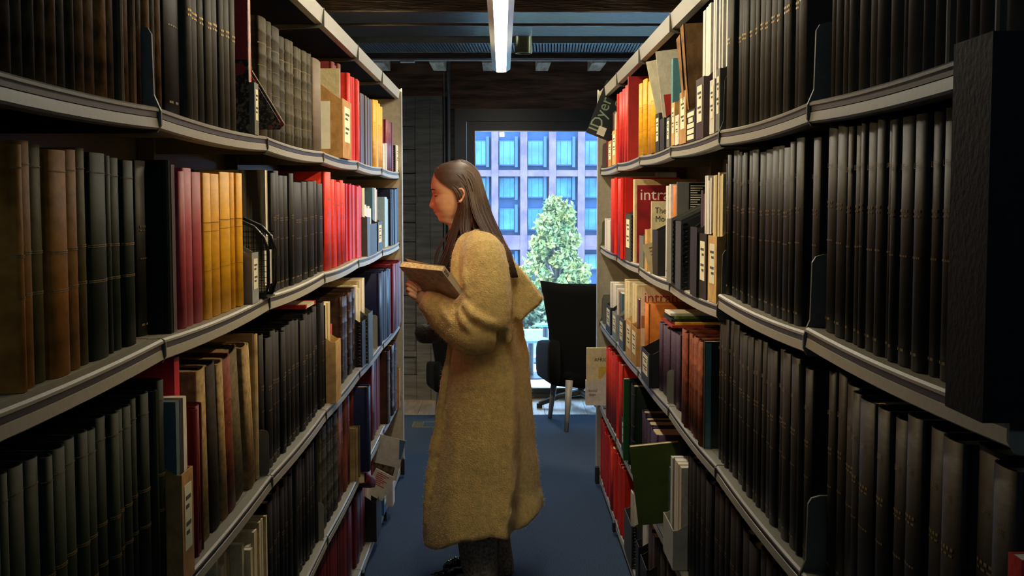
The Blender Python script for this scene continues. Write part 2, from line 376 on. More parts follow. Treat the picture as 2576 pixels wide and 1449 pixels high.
for side in (-1, 1):
    sname = 'left' if side < 0 else 'right'
    bm_hi = bracket_mesh(side, .13); bm_lo = bracket_mesh(side, -.004)
    ys = YB[side]
    for i in range(6):
        y0, y1 = ys[i], ys[i+1]
        bay = empty('bookcase_bay', (0, 0, 0), label=f'grey steel bookcase bay on the {sname} of the aisle, {["nearest the camera", "second from the camera", "third from the camera", "fourth from the camera", "fifth from the camera", "farthest, by the window"][i]}', cat='bookcase', group='steel library bookcase bays')
        for row in 'ABCDE':
            sh = link('shelf', lip_mesh(side, row, i, DECK, 'shelf'), bay)
            lp = link('front_lip', lip_mesh(side, row, i, LIP, 'front_lip'), sh)
            lc = lip_mesh(side, row, i, CHAN, 'label_groove_shade'); lc.materials.clear(); lc.materials.append(chan_m); link('label_groove_shade', lc, sh)
            z = shelf_z(side, row, y0+1e-3)
            if row != 'E':
                link('bracket', bm_hi if (side, row, i) in TALL else bm_lo, sh, (0, y0+.001, z))
                if i == 5: link('bracket', bm_hi, sh, (0, y1-.012, z))
        zc = CAN[side]
        prof = [(0, 0), (0.006, .045), (-DEPTH, .045), (-DEPTH, .040), (-.006, .040), (-.010, .004), (-.02, .004), (-DEPTH, .004), (-DEPTH, 0)]
        vs = []; k = len(prof)
        for j in range(2):
            for (u, w) in prof: vs.append((side*(SX[side]-u), (y0+.004, y1-.004)[j], zc+w))
        fs = [(q, (q+1) % k, k+(q+1) % k, k+q) for q in range(k)] + [tuple(range(k)), tuple(range(k, 2*k))]
        a_, b_ = sorted((side*(SX[side]+.022), side*(SX[side]+DEPTH)))
        cn = link('canopy', mesh_from('canopy', vs, fs, steel), bay)
        MB().prism([(side*(SX[side]-.008), zc-.006), (side*(SX[side]-.008), zc+.048), (side*(SX[side]+.2), zc+.048), (side*(SX[side]+.2), zc-.02), (side*(SX[side]+.01), zc-.012)], 1, y0-.004, y0+.003).build('canopy_bracket', darksteel, cn)
        MB().box((a_, y0+.006, zc-.0025), (b_, y1-.006, zc-.0002)).build('canopy_shade_sheet', mat('canopy_shade_black', (16, 16, 15), .95, spec=.03), cn)  # near-black sheet painting in the shade under the canopy
        X1 = side*(SX[side]+DEPTH)
        MB().box((min(X1, X1+side*.012), y0+.002, .02), (max(X1, X1+side*.012), y1-.002, zc+.045)).build('back_panel', darksteel, bay)
        MB().box((min(X1-side*.04, X1-side*.002), y0-.02, .0), (max(X1-side*.04, X1-side*.002), y0+.02, zc)).build('upright_post', darksteel, bay) if i else None
        a_, b_ = sorted((side*(SX[side]+.03), X1)); MB().box((a_, y0+.024, .02), (b_, y1-.024, .03)).build('base_plate', darksteel, bay)
        if True:
            fx = side*(SX[side]+.0)
            ft = MB().box((min(fx, fx+side*.28), y0-.02, .022), (max(fx, fx+side*.28), y0+.02, .0330)).build('base_foot', darksteel, bay)
            MB().box((min(fx-side*.013, fx), y0-.022, .018), (max(fx-side*.013, fx), y0+.022, .064)).build('rubber_cap', rubber, ft, bevel=.004)
            MB().lathe([(.006, .022), (.006, .008), (.014, .006), (.014, 0)], (fx+side*.02, y0, 0), 12).build('levelling_foot', mat('chrome', (190, 190, 190), .2, .9), ft)
        if i == 5:
            poly = [(side*(SX[side]-.012), .02), (side*(SX[side]+.31), .02), (side*(SX[side]+.31), CAN[side]+.05), (side*(SX[side]-.012), CAN[side]+.05)]
            MB().prism(poly, 1, y1, y1+.02).build('end_panel', mat('cream_end_panel', (178, 170, 146), .5, bump=.02), bay)
            MB().box((min(side*(SX[side]-.016), side*(SX[side]-.011)), y1-.002, .02), (max(side*(SX[side]-.016), side*(SX[side]-.011)), y1+.024, CAN[side]+.055)).build('edge_strip', white_m, bay)
            MB().box((min(side*(SX[side]-.02), side*SX[side]), y1-.03, .02), (max(side*(SX[side]-.02), side*SX[side]), y1+.03, .11)).build('rubber_cap', rubber, bay, bevel=.004)

# ------------------------------------------------------------------ book meshes (unit: depth along x, thickness along y, height along z)
def hardback_mesh(round_=True, ribs=0, sq=.985, seg=6):
    # local +x = towards the aisle (spine at x=0, body to -1)
    out = [(-1, -.5)]; out.append((-.075, -.5)); out.append((-.05, -.44 if round_ else -.5))
    if round_:
        for j in range(seg+1):
            a = -math.pi/2*.92 + math.pi*.92*j/seg
            out.append((-.042+.042*math.cos(a), .5*math.sin(a)))
    else: out += [(0, -.49), (0, .49)]
    out += [(-.05, .44 if round_ else .5), (-.075, .5), (-1, .5)]
    inn = [(x if i in (0, len(out)-1) else x-.012, y*.90) for i, (x, y) in enumerate(out)]
    n = len(out); vs = []; fs = []
    zs = [0, 1]
    if ribs:
        zs = [0]
        for r in range(ribs):
            c = .12+.76*r/(ribs-1); zs += [c-.018, c-.009, c+.009, c+.018]
        zs += [1]
    k = 0
    L = len(zs)
    for zi, z in enumerate(zs):
        rib = ribs and 0 < zi < L-1 and ((zi-1) % 4 in (1, 2))
        for (x, y) in out:
            vs.append((x+(.005 if rib and x > -.06 else 0), y, z))
    for zi in range(L-1):
        for i in range(n-1): fs.append((zi*n+i, zi*n+i+1, (zi+1)*n+i+1, (zi+1)*n+i))
    o0 = len(vs)
    for z in (0, 1):
        for (x, y) in inn: vs.append((x, y, z))
    for i in range(n-1): fs.append((o0+i, o0+n+i, o0+n+i+1, o0+i+1))
    t0 = (L-1)*n
    for i in range(n-1):
        fs.append((t0+i, t0+i+1, o0+n+i+1, o0+n+i)); fs.append((i, o0+i, o0+i+1, i+1))
    fs.append((0, t0, o0+n, o0)); fs.append((n-1, o0+n-1, o0+2*n-1, t0+n-1))
    me = mesh_from('cover', vs, fs)
    for p in me.polygons: p.use_smooth = abs(p.normal.z) < .5 and round_
    return me
def pages_mesh(sq=.975, front=-.055, d=.97):
    vs = [(x, y, z) for x in (-d, front) for y in (-.445, .445) for z in (.012, sq)]
    return mesh_from('page_block', vs, BOXF)
ME = {'round': hardback_mesh(True), 'flat': hardback_mesh(False), 'ribbed': hardback_mesh(True, 5), 'pages': pages_mesh(), 'mpages': pages_mesh(.998, -.012, .995)}
def arc_strip(spans):
    vs = []; fs = []; seg = 6
    for (z0, z1) in spans:
        o = len(vs)
        for j in range(seg+1):
            a = -math.pi/2*.90+math.pi*.90*j/seg
            for z in (z0, z1): vs.append((-.042+.0465*math.cos(a), .497*math.sin(a), z))
        fs += [(o+2*j, o+2*j+1, o+2*j+3, o+2*j+2) for j in range(seg)]
    return mesh_from('gilt_band', vs, fs)
def dab_strip(spec):      # small blocks of gilt print on the spine, spec: (z0, z1, n) rows of marks
    vs = []; fs = []
    for (z0, z1, n) in spec:
        for j in range(n):
            a0 = -.62+1.24*j/n; a1 = a0+1.24/n*.62; o = len(vs)
            for a in (a0, a1):
                for z in (z0, z1): vs.append((-.042+.0462*math.cos(a), .49*math.sin(a), z))
            fs.append((o, o+1, o+3, o+2))
    return mesh_from('gilt_lettering', vs, fs)
DECO = {'bands': arc_strip([(.545, .549), (.553, .558), (.375, .379), (.383, .388), (.905, .909)]), 'thin': arc_strip([(.2, .2025), (.206, .2085), (.4, .4025), (.6, .6025), (.78, .7825), (.786, .7885)]),
        'print': dab_strip([(.62, .632, 4), (.60, .608, 3), (.44, .448, 5), (.06, .072, 2)]), 'high': dab_strip([(.575, .588, 5), (.55, .561, 3)]),
        'dark': arc_strip([(.66, .664), (.60, .603), (.33, .333)]),
        'dots': dab_strip([(.72, .732, 2), (.58, .59, 2)]), 'tiny': dab_strip([(.07, .085, 2)])}
gold = mat('gilt', (205, 170, 85), .35, .6, bump=0); faintgold = mat('faded_gilt', (120, 100, 62), .5, .3, bump=0); darkink = mat('dark_ink', (38, 32, 26), .7, bump=0)
page_m = mat('page_edges', (206, 184, 140), .9, nscale=80, noise=.12, stretch=(.3, 12, .3), bump=.3)
oldpage_m = mat('old_page_edges', (176, 146, 96), .9, nscale=80, noise=.2, stretch=(.3, 12, .3), bump=.3)
whitepage_m = mat('white_page_edges', (224, 218, 200), .85, nscale=80, noise=.08, stretch=(.3, 12, .3), bump=.2)
def pal(prefix, cols, rough=.55, **k): return [mat(f'{prefix}_{i}', c, rough, **k) for i, c in enumerate(cols)]
cloth = dict(nscale=9, noise=.07, bump=.04, stretch=(1, .12, 1.3), spec=.15)
ST = {}   # style: descriptor, noun, mesh, palette, deco, deco material, page material
def style(k, desc, mesh, palette, deco=None, dm=None, pg=None, noun='bound volume'): ST[k] = (desc, noun, mesh, palette, deco, dm or gold, pg or page_m)
style('oldbrown', 'worn brown leather', 'round', pal('worn_brown_leather', [(80, 56, 30), (104, 72, 38), (60, 50, 32), (132, 92, 46), (70, 48, 30), (64, 56, 40)], .6, nscale=6, noise=.35, bump=.1, stretch=(1, .2, 1.6), spec=.08), pg=oldpage_m)
style('black', 'black cloth', 'round', pal('black_cloth', [(24, 23, 22), (20, 20, 20), (29, 27, 25), (18, 18, 18)], .55, **cloth), 'print', faintgold)
style('life', 'black cloth', 'round', pal('soft_black_cloth', [(27, 25, 24), (22, 21, 21), (32, 29, 26), (20, 20, 20)], .5, **cloth), 'life', faintgold)
style('greyblack', 'charcoal cloth', 'round', pal('charcoal_cloth', [(58, 56, 49), (50, 49, 43), (63, 60, 52)], .6, **cloth), 'high', gold)
style('olive', 'olive-grey leather', 'ribbed', pal('olive_leather', [(66, 60, 44), (60, 56, 42), (72, 66, 48), (62, 59, 50)], .6, nscale=7, noise=.2, bump=.08, stretch=(1, .2, 1.6), spec=.08), 'thin', faintgold, oldpage_m)
style('taupe', 'taupe cloth', 'round', pal('taupe_cloth', [(112, 98, 78)], .6, **cloth))
style('tan', 'tan leather', 'round', pal('tan_leather', [(152, 100, 40), (140, 94, 40), (112, 86, 40), (84, 74, 36)], .6, nscale=6, noise=.15, bump=.06, stretch=(1, .2, 1.6), spec=.08), 'bands', faintgold, oldpage_m)
style('green', 'dark green cloth', 'round', pal('dark_green_cloth', [(28, 40, 26), (24, 36, 25), (34, 44, 30), (22, 32, 24)], .6, **{**cloth, 'spec': .1}), 'bands', faintgold, oldpage_m)
style('pink', 'dusty pink cloth', 'round', pal('pink_cloth', [(176, 70, 80), (168, 64, 72)], .5, **cloth))
style('yellow', 'mustard yellow cloth', 'round', pal('yellow_cloth', [(232, 170, 24), (226, 162, 22), (236, 176, 34)], .5, **cloth), 'dark', mat('ochre_ink', (150, 100, 20), .7, bump=0))
style('red', 'bright red cloth', 'round', pal('red_cloth', [(206, 44, 26), (196, 38, 26), (212, 52, 34)], .5, **cloth), 'dots', faintgold)
style('crimson', 'crimson', 'flat', pal('crimson_paper', [(196, 40, 52), (206, 70, 74), (188, 34, 40)], .5, **cloth))
style('darkred', 'dark red cloth', 'round', pal('dark_red_cloth', [(96, 26, 24), (86, 24, 26), (104, 32, 26)], .5, **cloth), 'tiny', faintgold)
style('redbrown', 'rubbed red-brown', 'round', pal('red_brown_cloth', [(112, 56, 38), (98, 46, 36), (120, 66, 44)], .5, nscale=7, noise=.25, bump=.08, stretch=(1, .2, 1.6), spec=.08), 'dots', faintgold, oldpage_m)
style('maroon', 'maroon', 'round', pal('maroon_cloth', [(110, 34, 48), (96, 28, 40), (120, 40, 52)], .45, **cloth))
style('navy', 'navy blue', 'round', pal('navy_cloth', [(34, 36, 66), (42, 44, 76), (30, 32, 56)], .4, **cloth))
style('purple', 'dark purple cloth', 'round', pal('purple_cloth', [(62, 46, 66), (56, 42, 60), (68, 50, 70)], .5, **cloth), 'dots', faintgold)
style('orange', 'orange-tan cloth', 'round', pal('orange_cloth', [(190, 110, 44), (182, 102, 40)], .5, **cloth))
style('brownleather', 'dark brown leather', 'ribbed', pal('brown_leather', [(70, 48, 36), (60, 42, 32), (78, 54, 40)], .38, nscale=7, noise=.2, bump=.06, stretch=(1, .2, 1.6), spec=.08), 'thin', faintgold, oldpage_m)
style('tatter', 'tattered old', 'round', pal('tattered_cloth', [(150, 124, 82), (96, 84, 60), (48, 40, 32), (170, 146, 104)], .7, nscale=12, noise=.15, bump=.12, stretch=(1, .2, 1.6), spec=.08), pg=oldpage_m)
style('cream', 'cream paperback', 'flat', pal('cream_paper', [(216, 200, 152), (224, 210, 168), (200, 180, 130)], .6, nscale=20, noise=.06, bump=.05), pg=whitepage_m, noun='magazine')
style('white', 'white', 'flat', pal('white_paper', [(226, 224, 214), (216, 214, 206), (232, 228, 214)], .5, nscale=20, noise=.05, bump=.05), 'tiny', darkink, whitepage_m, 'magazine')
style('blue', 'pale blue', 'flat', pal('pale_blue_paper', [(120, 164, 190), (98, 140, 170), (160, 190, 206)], .4, nscale=20, noise=.05, bump=.05), pg=whitepage_m, noun='magazine')
style('dull', 'dull brown', 'flat', pal('dull_paper', [(78, 58, 54), (70, 46, 50), (90, 72, 60), (60, 40, 44)], .5, nscale=20, noise=.08, bump=.05), pg=page_m, noun='magazine')
style('mix', 'assorted', 'flat', pal('assorted_paper', [(206, 196, 168), (60, 66, 70), (180, 150, 100), (210, 206, 190), (96, 50, 46), (70, 104, 116)], .45, nscale=20, noise=.06, bump=.05), pg=whitepage_m, noun='magazine')
RN = {'A': 'top shelf', 'B': 'second shelf', 'C': 'third shelf', 'D': 'fourth shelf', 'E': 'bottom shelf'}
BOOKS = []    # (side,row,y0,y1,h,depth,setback,style,palette index,lean,desc)
def run(side, row, xa, xb, n, h, st, hv=.006, sb=.022, sbv=.004, lean=0.0, desc=None, depth=None, zt=None, widths=None, pi=None):
    zr = SH[side][row]+h*.5; X = side*(SX[side]+sb)
    ya, yb = sorted((Yat(xa, X, zr), Yat(xb, X, zr)))
    if widths is None: widths = [random.uniform(.7, 1.35) for _ in range(n)]
    s = sum(widths); y = ya
    for i, w in enumerate(widths):
        y2 = y+(yb-ya)*w/s
        BOOKS.append(dict(side=side, row=row, y0=y, y1=y2, h=h+random.uniform(-hv, hv), d=depth or min(.24, max(.15, h*.78)), sb=sb+random.uniform(-sbv, sbv), st=st, pi=random.randrange(99) if pi is None else pi, lean=lean, desc=desc))
        y = y2
L, R = -1, 1
# left bookcase
run(L,'A',-40,30,2,.34,'oldbrown'); run(L,'A',30,408,17,.335,'oldbrown')
run(L,'A',412,455,1,.345,'black',sb=.02); run(L,'A',455,592,8,.34,'greyblack',sb=.012)
run(L,'A',655,706,3,.292,'olive'); run(L,'A',706,790,8,.287,'olive',sb=.03); run(L,'A',790,815,1,.285,'taupe')
run(L,'A',879,908,5,.325,'red',sb=.02); run(L,'A',908,937,7,.29,'dull',sb=.025,desc='dull brown thin'); run(L,'A',937,965,4,.30,'yellow',sb=.02)
run(L,'A',972,996,4,.25,'maroon')
run(L,'B',-30,8,2,.30,'green',sb=.05); run(L,'B',10,232,6,.302,'tan',widths=[1.15,.95,1.0,1.5,1.05,.85],sb=.03,sbv=.006)
run(L,'B',233,342,4,.292,'green',widths=[1.5,.5,.9,1.1],sb=.03); run(L,'B',342,410,2,.295,'black',sb=.05); run(L,'B',412,437,1,.30,'green',pi=3,sb=.012); run(L,'B',438,455,2,.285,'dull',sb=.012)
run(L,'B',456,519,3,.285,'pink',widths=[.7,1.1,1.2],sb=.018); run(L,'B',520,615,5,.283,'yellow',widths=[1,1.2,1.5,.6,1.1],sb=.018)
run(L,'B',684,740,5,.298,'black',sb=.02); run(L,'B',741,818,5,.283,'black',sb=.02); run(L,'B',820,836,1,.325,'red',sb=.016,depth=.27)
run(L,'B',837,872,6,.295,'red'); run(L,'B',873,909,8,.285,'crimson'); run(L,'B',910,922,3,.275,'cream',desc='cream')
run(L,'B',966,982,4,.24,'blue'); run(L,'B',983,1010,7,.285,'navy',sb=.005)
run(L,'C',-60,400,17,.343,'green',hv=.005); run(L,'C',401,418,1,.36,'green',pi=3)
run(L,'C',660,824,17,.325,'black',hv=.008,sb=.02); run(L,'C',862,908,6,.31,'brownleather',pi=1)
run(L,'C',955,984,6,.325,'navy',sb=.0); run(L,'C',985,1014,5,.335,'maroon',sb=-.01)
run(L,'D',676,800,15,.32,'black',hv=.01); run(L,'D',802,850,5,.335,'olive'); run(L,'D',852,896,8,.335,'redbrown')
run(L,'D',936,958,5,.345,'maroon'); run(L,'D',959,970,2,.33,'brownleather'); run(L,'D',971,985,1,.347,'brownleather',sb=-.02); run(L,'D',988,1002,2,.347,'brownleather',sb=-.015)
run(L,'E',742,880,20,.30,'darkred',hv=.012); run(L,'E',881,942,10,.285,'maroon',hv=.012)
# right bookcase
run(R,'A',2640,2086,19,.345,'greyblack',sb=.02); run(R,'A',2029,1852,13,.34,'greyblack',sb=.02); run(R,'A',1850,1817,1,.345,'greyblack',sb=.01)
run(R,'A',1648,1602,4,.262,'yellow',hv=.012,sb=.0); run(R,'A',1578,1551,5,.305,'red',sb=.0)
run(R,'B',2390,2072,13,.33,'life',sb=.02,widths=[1,.9,1.1,1.2,.7,.6,.9,1.1,.6,.8,.7,1.3,1.3]); run(R,'B',2062,2040,1,.33,'life'); run(R,'B',2019,1817,15,.328,'life',sb=.02)
run(R,'B',1568,1535,4,.335,'red',sb=-.015)
run(R,'C',2560,2030,13,.347,'life',hv=.008,sb=.03,sbv=.01); run(R,'C',2022,1806,17,.347,'life',hv=.006,sb=.02)
run(R,'C',1770,1712,7,.265,'redbrown',sb=.005); run(R,'C',1708,1638,8,.225,'purple',sb=.02); run(R,'C',1628,1602,3,.255,'orange',sb=.02)
run(R,'D',2060,1701,24,.345,'black',hv=.012,sb=.02); run(R,'D',1648,1596,6,.25,'purple',sb=.02); run(R,'D',1596,1577,2,.34,'green',sb=-.005,pi=9)
run(R,'D',1560,1523,6,.345,'red',sb=.0,hv=.01)
run(R,'E',1760,1632,12,.26,'tatter',sb=.03); run(R,'E',1566,1509,14,.30,'red',sb=.0,hv=.012)
SKIPPED = []
# ------------------------------------------------------------------ files, magazines and other things on the shelves
def yp(side, row, px, sb=.02, hz=.12): return Yat(px, side*(SX[side]+sb), SH[side][row]+hz)
SN = {-1: 'left', 1: 'right'}
card = mat('tan_cardboard', (176, 130, 70), .75, nscale=30, noise=.1, bump=.15); card2 = mat('pale_cardboard', (200, 160, 96), .75, nscale=30, noise=.1, bump=.15)
blackfile = mat('black_file_board', (26, 25, 25), .5, nscale=50, noise=.1); greyfile = mat('grey_file_board', (112, 112, 102), .6, nscale=50, noise=.06)
greyblue = mat('grey_blue_file', (140, 146, 146), .55); darkgreyfile = mat('dark_grey_plastic', (66, 68, 64), .45); plumfile = mat('plum_file', (58, 36, 40), .5)
whitefile = mat('white_file_board', (214, 208, 192), .6); greenfile = mat('teal_file', (84, 140, 146), .5)
paper = mat('label_paper', (232, 226, 196), .7, bump=0, noise=.03); ink = mat('label_ink', (70, 66, 60), .8, bump=0)
OBST = {(s_, r_): [(y-.0045, y+.0055) for y in YB[s_]] for s_ in (-1, 1) for r_ in 'ABCDE'}
def clip(side, row, y0, y1, mn=.008):
    for (a, b) in OBST[(side, row)]:
        if b <= y0 or a >= y1: continue
        if a-y0 >= y1-b: y1 = a-.0003
        else: y0 = b+.0003
    return (y0, y1) if y1-y0 >= mn else None
def boxfile(side, row, pa, pb, hf, hb, m, label, sb=.006, depth=.25, lab=True, rings=False, z=None, notch=True, fan=0):
    y0, y1 = sorted((yp(side, row, pa, sb, hf*.5), yp(side, row, pb, sb, hf*.5)))
    y0 += .0015; y1 -= .0015
    cc = clip(side, row, y0, y1, .012)
    if cc: y0, y1 = cc
    OBST[(side, row)].append((y0, y1))
    zz = (shelf_z(side, row, (y0+y1)/2)) if z is None else z
    r = empty('magazine_file', (side*(SX[side]+sb), (y0+y1)/2, zz), label=label, cat='magazine file', group='open magazine files')
    w = (y1-y0)/2; t = min(.0025, w*.2); s = side
    sidep = [(0, 0), (s*depth, 0), (s*depth, hb), (s*depth*.62, hb), (s*.012, hf), (0, hf)]
    mb = MB()
    mb.prism(sidep, 1, -w, -w+t); mb.prism(sidep, 1, w-t, w)
    mb.box((min(0, s*.0025), -w+t, 0), (max(0, s*.0025), w-t, hf)); mb.box((min(s*depth, s*(depth-.0025)), -w+t, 0), (max(s*depth, s*(depth-.0025)), w-t, hb))
    mb.box((min(s*.0025, s*(depth-.0025)), -w+t, 0), (max(s*.0025, s*(depth-.0025)), w-t, .0025))
    mb.build('file_body', m, r)
    if lab:
        xx = -s*.0008; lb = MB().box((min(xx, 0), -w*.62, hf*.28), (max(xx, 0), w*.62, hf*.88)).build('paper_label', paper, r)
        k = MB()
        for q, f in enumerate((.74, .66, .50, .42)):
            k.box((min(xx*2, xx), -w*.4, hf*f), (max(xx*2, xx), w*(.1 if q % 2 else .4), hf*(f+.035)))
        k.build('label_print', ink, lb)
    if rings:
        k = MB(); n = 13
        for q in range(n):
            zc = hf*(.05+.9*q/(n-1))
            pts = [(s*(.012+.007*math.cos(a)), -w-.002, zc+hf*.028*math.sin(a)) for a in [2*math.pi*j/8 for j in range(9)]]
            k.tube(pts, .0026, 5)
        rg = k.build('ring_column', mat('black_plastic', (16, 16, 16), .4), r)
    return r, y0, y1, zz
def fill(side, row, y0, y1, zz, n, h, st, sb=.02, hv=.01, desc=None, cols=None, depth=None):
    w = (y1-y0-.006)/n
    for i in range(n):
        a = y0+.003+w*i
        BOOKS.append(dict(side=side, row=row, y0=a, y1=a+w*.97, h=h+random.uniform(-hv, hv), d=depth or .2, sb=sb+random.uniform(0, .006), st=st, pi=random.randrange(99) if cols is None else cols[i % len(cols)], lean=0, desc=desc, z=zz+.003))
def slab(side, row, px, h, d, t, m, name, label, cat='magazine', sb=.02, edge=None, zoff=0, group=None, y=None, tilt=0, yawz=0, near=True):
    # a magazine or book whose near cover faces the camera; front edge at pixel px
    y0 = yp(side, row, px, sb, h*.6) if y is None else y
    if zoff == 0 and not tilt and t < .08:
        cc = clip(side, row, y0, y0+t, t*.5)
        if cc: y0, t = cc[0], cc[1]-cc[0]
        OBST[(side, row)].append((y0, y0+t))
    z = shelf_z(side, row, y0)+zoff
    r = empty(name, (side*(SX[side]+sb), y0, z), (tilt, 0, yawz), label, cat, group)
    s = side; a, b = sorted((0, s*d))
    MB().box((a, 0, 0), (b, t*.12+.0004, h)).build('front_cover', m, r)
    MB().box((a+.001, t*.12+.0005, .001), (b-.001, t*.88, h-.001)).build('page_block', edge or whitepage_m, r)
    MB().box((a, t*.88+.0001, 0), (b, t, h)).build('back_cover', m, r)
    if cat in ('book', 'file box', 'folder'): MB().box((min(-s*.002, 0), 0, 0), (max(-s*.002, 0), t, h)).build('spine', m, r)
    return r
def ptext(r, body, x, z, size, m, sx=1.0, rot=0.0, dy=-.0007, left=False):
    if left: x = x + text_width(body)*size*sx*.5*math.cos(rot)
    return text(body, m, r, (x, dy, z), size, (math.pi/2, -rot, 0), sx=sx)
def text_width(body):
    me = text_mesh(body); xs = [v.co.x for v in me.vertices]; return max(xs)-min(xs)
whiteink = mat('white_ink', (226, 222, 210), .6, bump=0); redink = mat('red_ink', (176, 48, 40), .6, bump=0); greenink = mat('pale_green_ink', (140, 168, 140), .6, bump=0)

# --- left, top shelf
fl = bpy.data.materials.new('floral_print'); fl.use_nodes = True; t = fl.node_tree; b = t.nodes['Principled BSDF']; b.inputs['Roughness'].default_value = .5
tc = t.nodes.new('ShaderNodeTexCoord'); n1 = t.nodes.new('ShaderNodeTexNoise'); n1.inputs['Scale'].default_value = 120; n2 = t.nodes.new('ShaderNodeTexVoronoi'); n2.inputs['Scale'].default_value = 22
r1 = t.nodes.new('ShaderNodeValToRGB'); r1.color_ramp.elements[0].color = lin((18, 16, 14)); r1.color_ramp.elements[1].color = lin((120, 108, 84)); r1.color_ramp.elements[0].position = .48; r1.color_ramp.elements[1].position = .62
r2 = t.nodes.new('ShaderNodeValToRGB'); r2.color_ramp.interpolation = 'CONSTANT'; r2.color_ramp.elements[0].color = (1, 1, 1, 1); r2.color_ramp.elements[1].color = (0, 0, 0, 1); r2.color_ramp.elements[1].position = .30
mxn = t.nodes.new('ShaderNodeMixRGB'); mxn.inputs[2].default_value = lin((170, 50, 30))
for nn in (n1, n2): t.links.new(tc.outputs['Object'], nn.inputs['Vector'])
t.links.new(n1.outputs[0], r1.inputs[0]); t.links.new(n2.outputs['Distance'], r2.inputs[0]); t.links.new(r2.outputs[0], mxn.inputs[0]); t.links.new(r1.outputs[0], mxn.inputs[1]); t.links.new(mxn.outputs[0], b.inputs['Base Color'])
Yf = yp(L, 'A', 652); rr = empty('magazine_file', (XL, Yf, shelf_z(L, 'A', Yf)), label='black magazine file with red floral pattern jutting out of the left top shelf', cat='magazine file', group='open magazine files')
def rel(r, px, py, Y): p = P(px, py, Y) - r.location; return p
zb = 0
pts = [rel(rr, px, py, Yf) for (px, py) in ((597, -70), (612, -70), (634, 178), (716, 312), (704, 326), (600, 326))]
MB().prism([(p.x, max(p.z, 0.001)) for p in pts], 1, 0, .003).build('side_panel', fl, rr)
MB().prism([(p.x, max(p.z, 0.001)) for p in pts], 1, -.058, -.055).build('side_panel', fl, rr)
ed = MB(); ed.tube([(pts[2].x, -.002, pts[2].z), (pts[3].x, -.002, pts[3].z)], .0016, 5); ed.build('paper_edge', whitepage_m, rr)
MB().box((pts[0].x, -.004, pts[0].z-.22), (pts[1].x+.003, -.0005, pts[0].z)).build('red_title_block', mat('red_print', (170, 40, 26), .5), rr)
y_ = yp(L, 'A', 616)
for q, (c_, nm) in enumerate((((176, 52, 40), 'patterned'), ((226, 200, 170), 'cream'), ((206, 96, 70), 'coral'))):
    tag(link('magazine', MB_mesh('magazine', (XL-.21, y_+.011*q, shelf_z(L, 'A', y_)), (XL-.012, y_+.011*q+.009, shelf_z(L, 'A', y_)+.36), mat('mag_'+nm, c_, .4) if q else fl)), f'tall thin {nm} magazine beside the floral file on the left top shelf', 'magazine')
tb = link('red_title_block', MB_mesh('red_title_block', (XL-.209, y_-.0006, shelf_z(L, 'A', y_)+.165), (XL-.012, y_-.0001, shelf_z(L, 'A', y_)+.36), mat('red_print', (170, 40, 26), .5)))
tb.parent = [o for o in col.objects if o.name.startswith('magazine') and o.get('label', '').startswith('tall thin patterned')][0]
boxfile(L, 'A', 640, 651, .115, .17, greyfile, 'low grey file with cream label beside the floral file, left top shelf', sb=.0)
_, a, b, z = boxfile(L, 'A', 862, 884, .20, .31, card, 'tan cardboard file with big cream label on the left top shelf', sb=-.012)
tag(link('card_sheet', MB_mesh('card_sheet', (XL-.2, a+.006, z+.004), (XL+.001, a+.012, z+.30), mat('cream_card', (206, 190, 140), .7))), 'cream card sheet standing in the tan cardboard file, left top shelf', 'card')
fill(L, 'A', a+.012, b, z, 3, .325, 'darkred', desc='dark red thin')
r = link('paper_label', MB_mesh('paper_label', (XL-.16, a-.001, z+.03), (XL-.03, a-.0004, z+.19), paper)); r.parent = None
tag(r, 'large blank cream paper label stuck on the tan cardboard file, left top shelf', 'label')
run(L,'A',886,892,1,.30,'navy',sb=.03)
boxfile(L, 'A', 997, 1006, .14, .22, whitefile, 'small white file at the far end of the left top shelf', rings=True)
run(L,'A',966,971,2,.13,'white')
# --- left, second shelf
boxfile(L, 'B', 634, 651, .112, .2, greyblue, 'low grey file with cream label by the yellow books, left second shelf', sb=.0)
bir = bpy.data.materials.new('birch_photo_print'); bir.use_nodes = True; t = bir.node_tree; b = t.nodes['Principled BSDF']; b.inputs['Roughness'].default_value = .45
tc = t.nodes.new('ShaderNodeTexCoord'); mp = t.nodes.new('ShaderNodeMapping'); mp.inputs['Scale'].default_value = (1, 1, .06); n1 = t.nodes.new('ShaderNodeTexNoise'); n1.inputs['Scale'].default_value = 26; n1.inputs['Detail'].default_value = 3
r1 = t.nodes.new('ShaderNodeValToRGB'); r1.color_ramp.elements[0].color = lin((46, 40, 32)); r1.color_ramp.elements[1].color = lin((206, 196, 160)); r1.color_ramp.elements[0].position = .40; r1.color_ramp.elements[1].position = .48
t.links.new(tc.outputs['Object'], mp.inputs[0]); t.links.new(mp.outputs[0], n1.inputs['Vector']); t.links.new(n1.outputs[0], r1.inputs[0]); t.links.new(r1.outputs[0], b.inputs['Base Color'])
slab(L, 'B', 668, .302, .235, .03, bir, 'magazine', 'magazine with birch trunks on its cover in the black wire rack', sb=.03)
y0, y1 = yp(L, 'B', 672, -.01), yp(L, 'B', 690, -.01)
rk = empty('wire_rack', (XL, (y0+y1)/2, shelf_z(L, 'B', y0)), label='black wire mesh magazine rack with rounded front loops, left second shelf', cat='magazine rack')
wire = mat('black_wire', (14, 14, 14), .35)
prof = [(-.25, .005), (-.25, .26), (-.235, .262), (-.02, .165), (.004, .14), (.012, .11), (.012, .03), (.004, .008), (-.02, .004), (-.25, .005)]
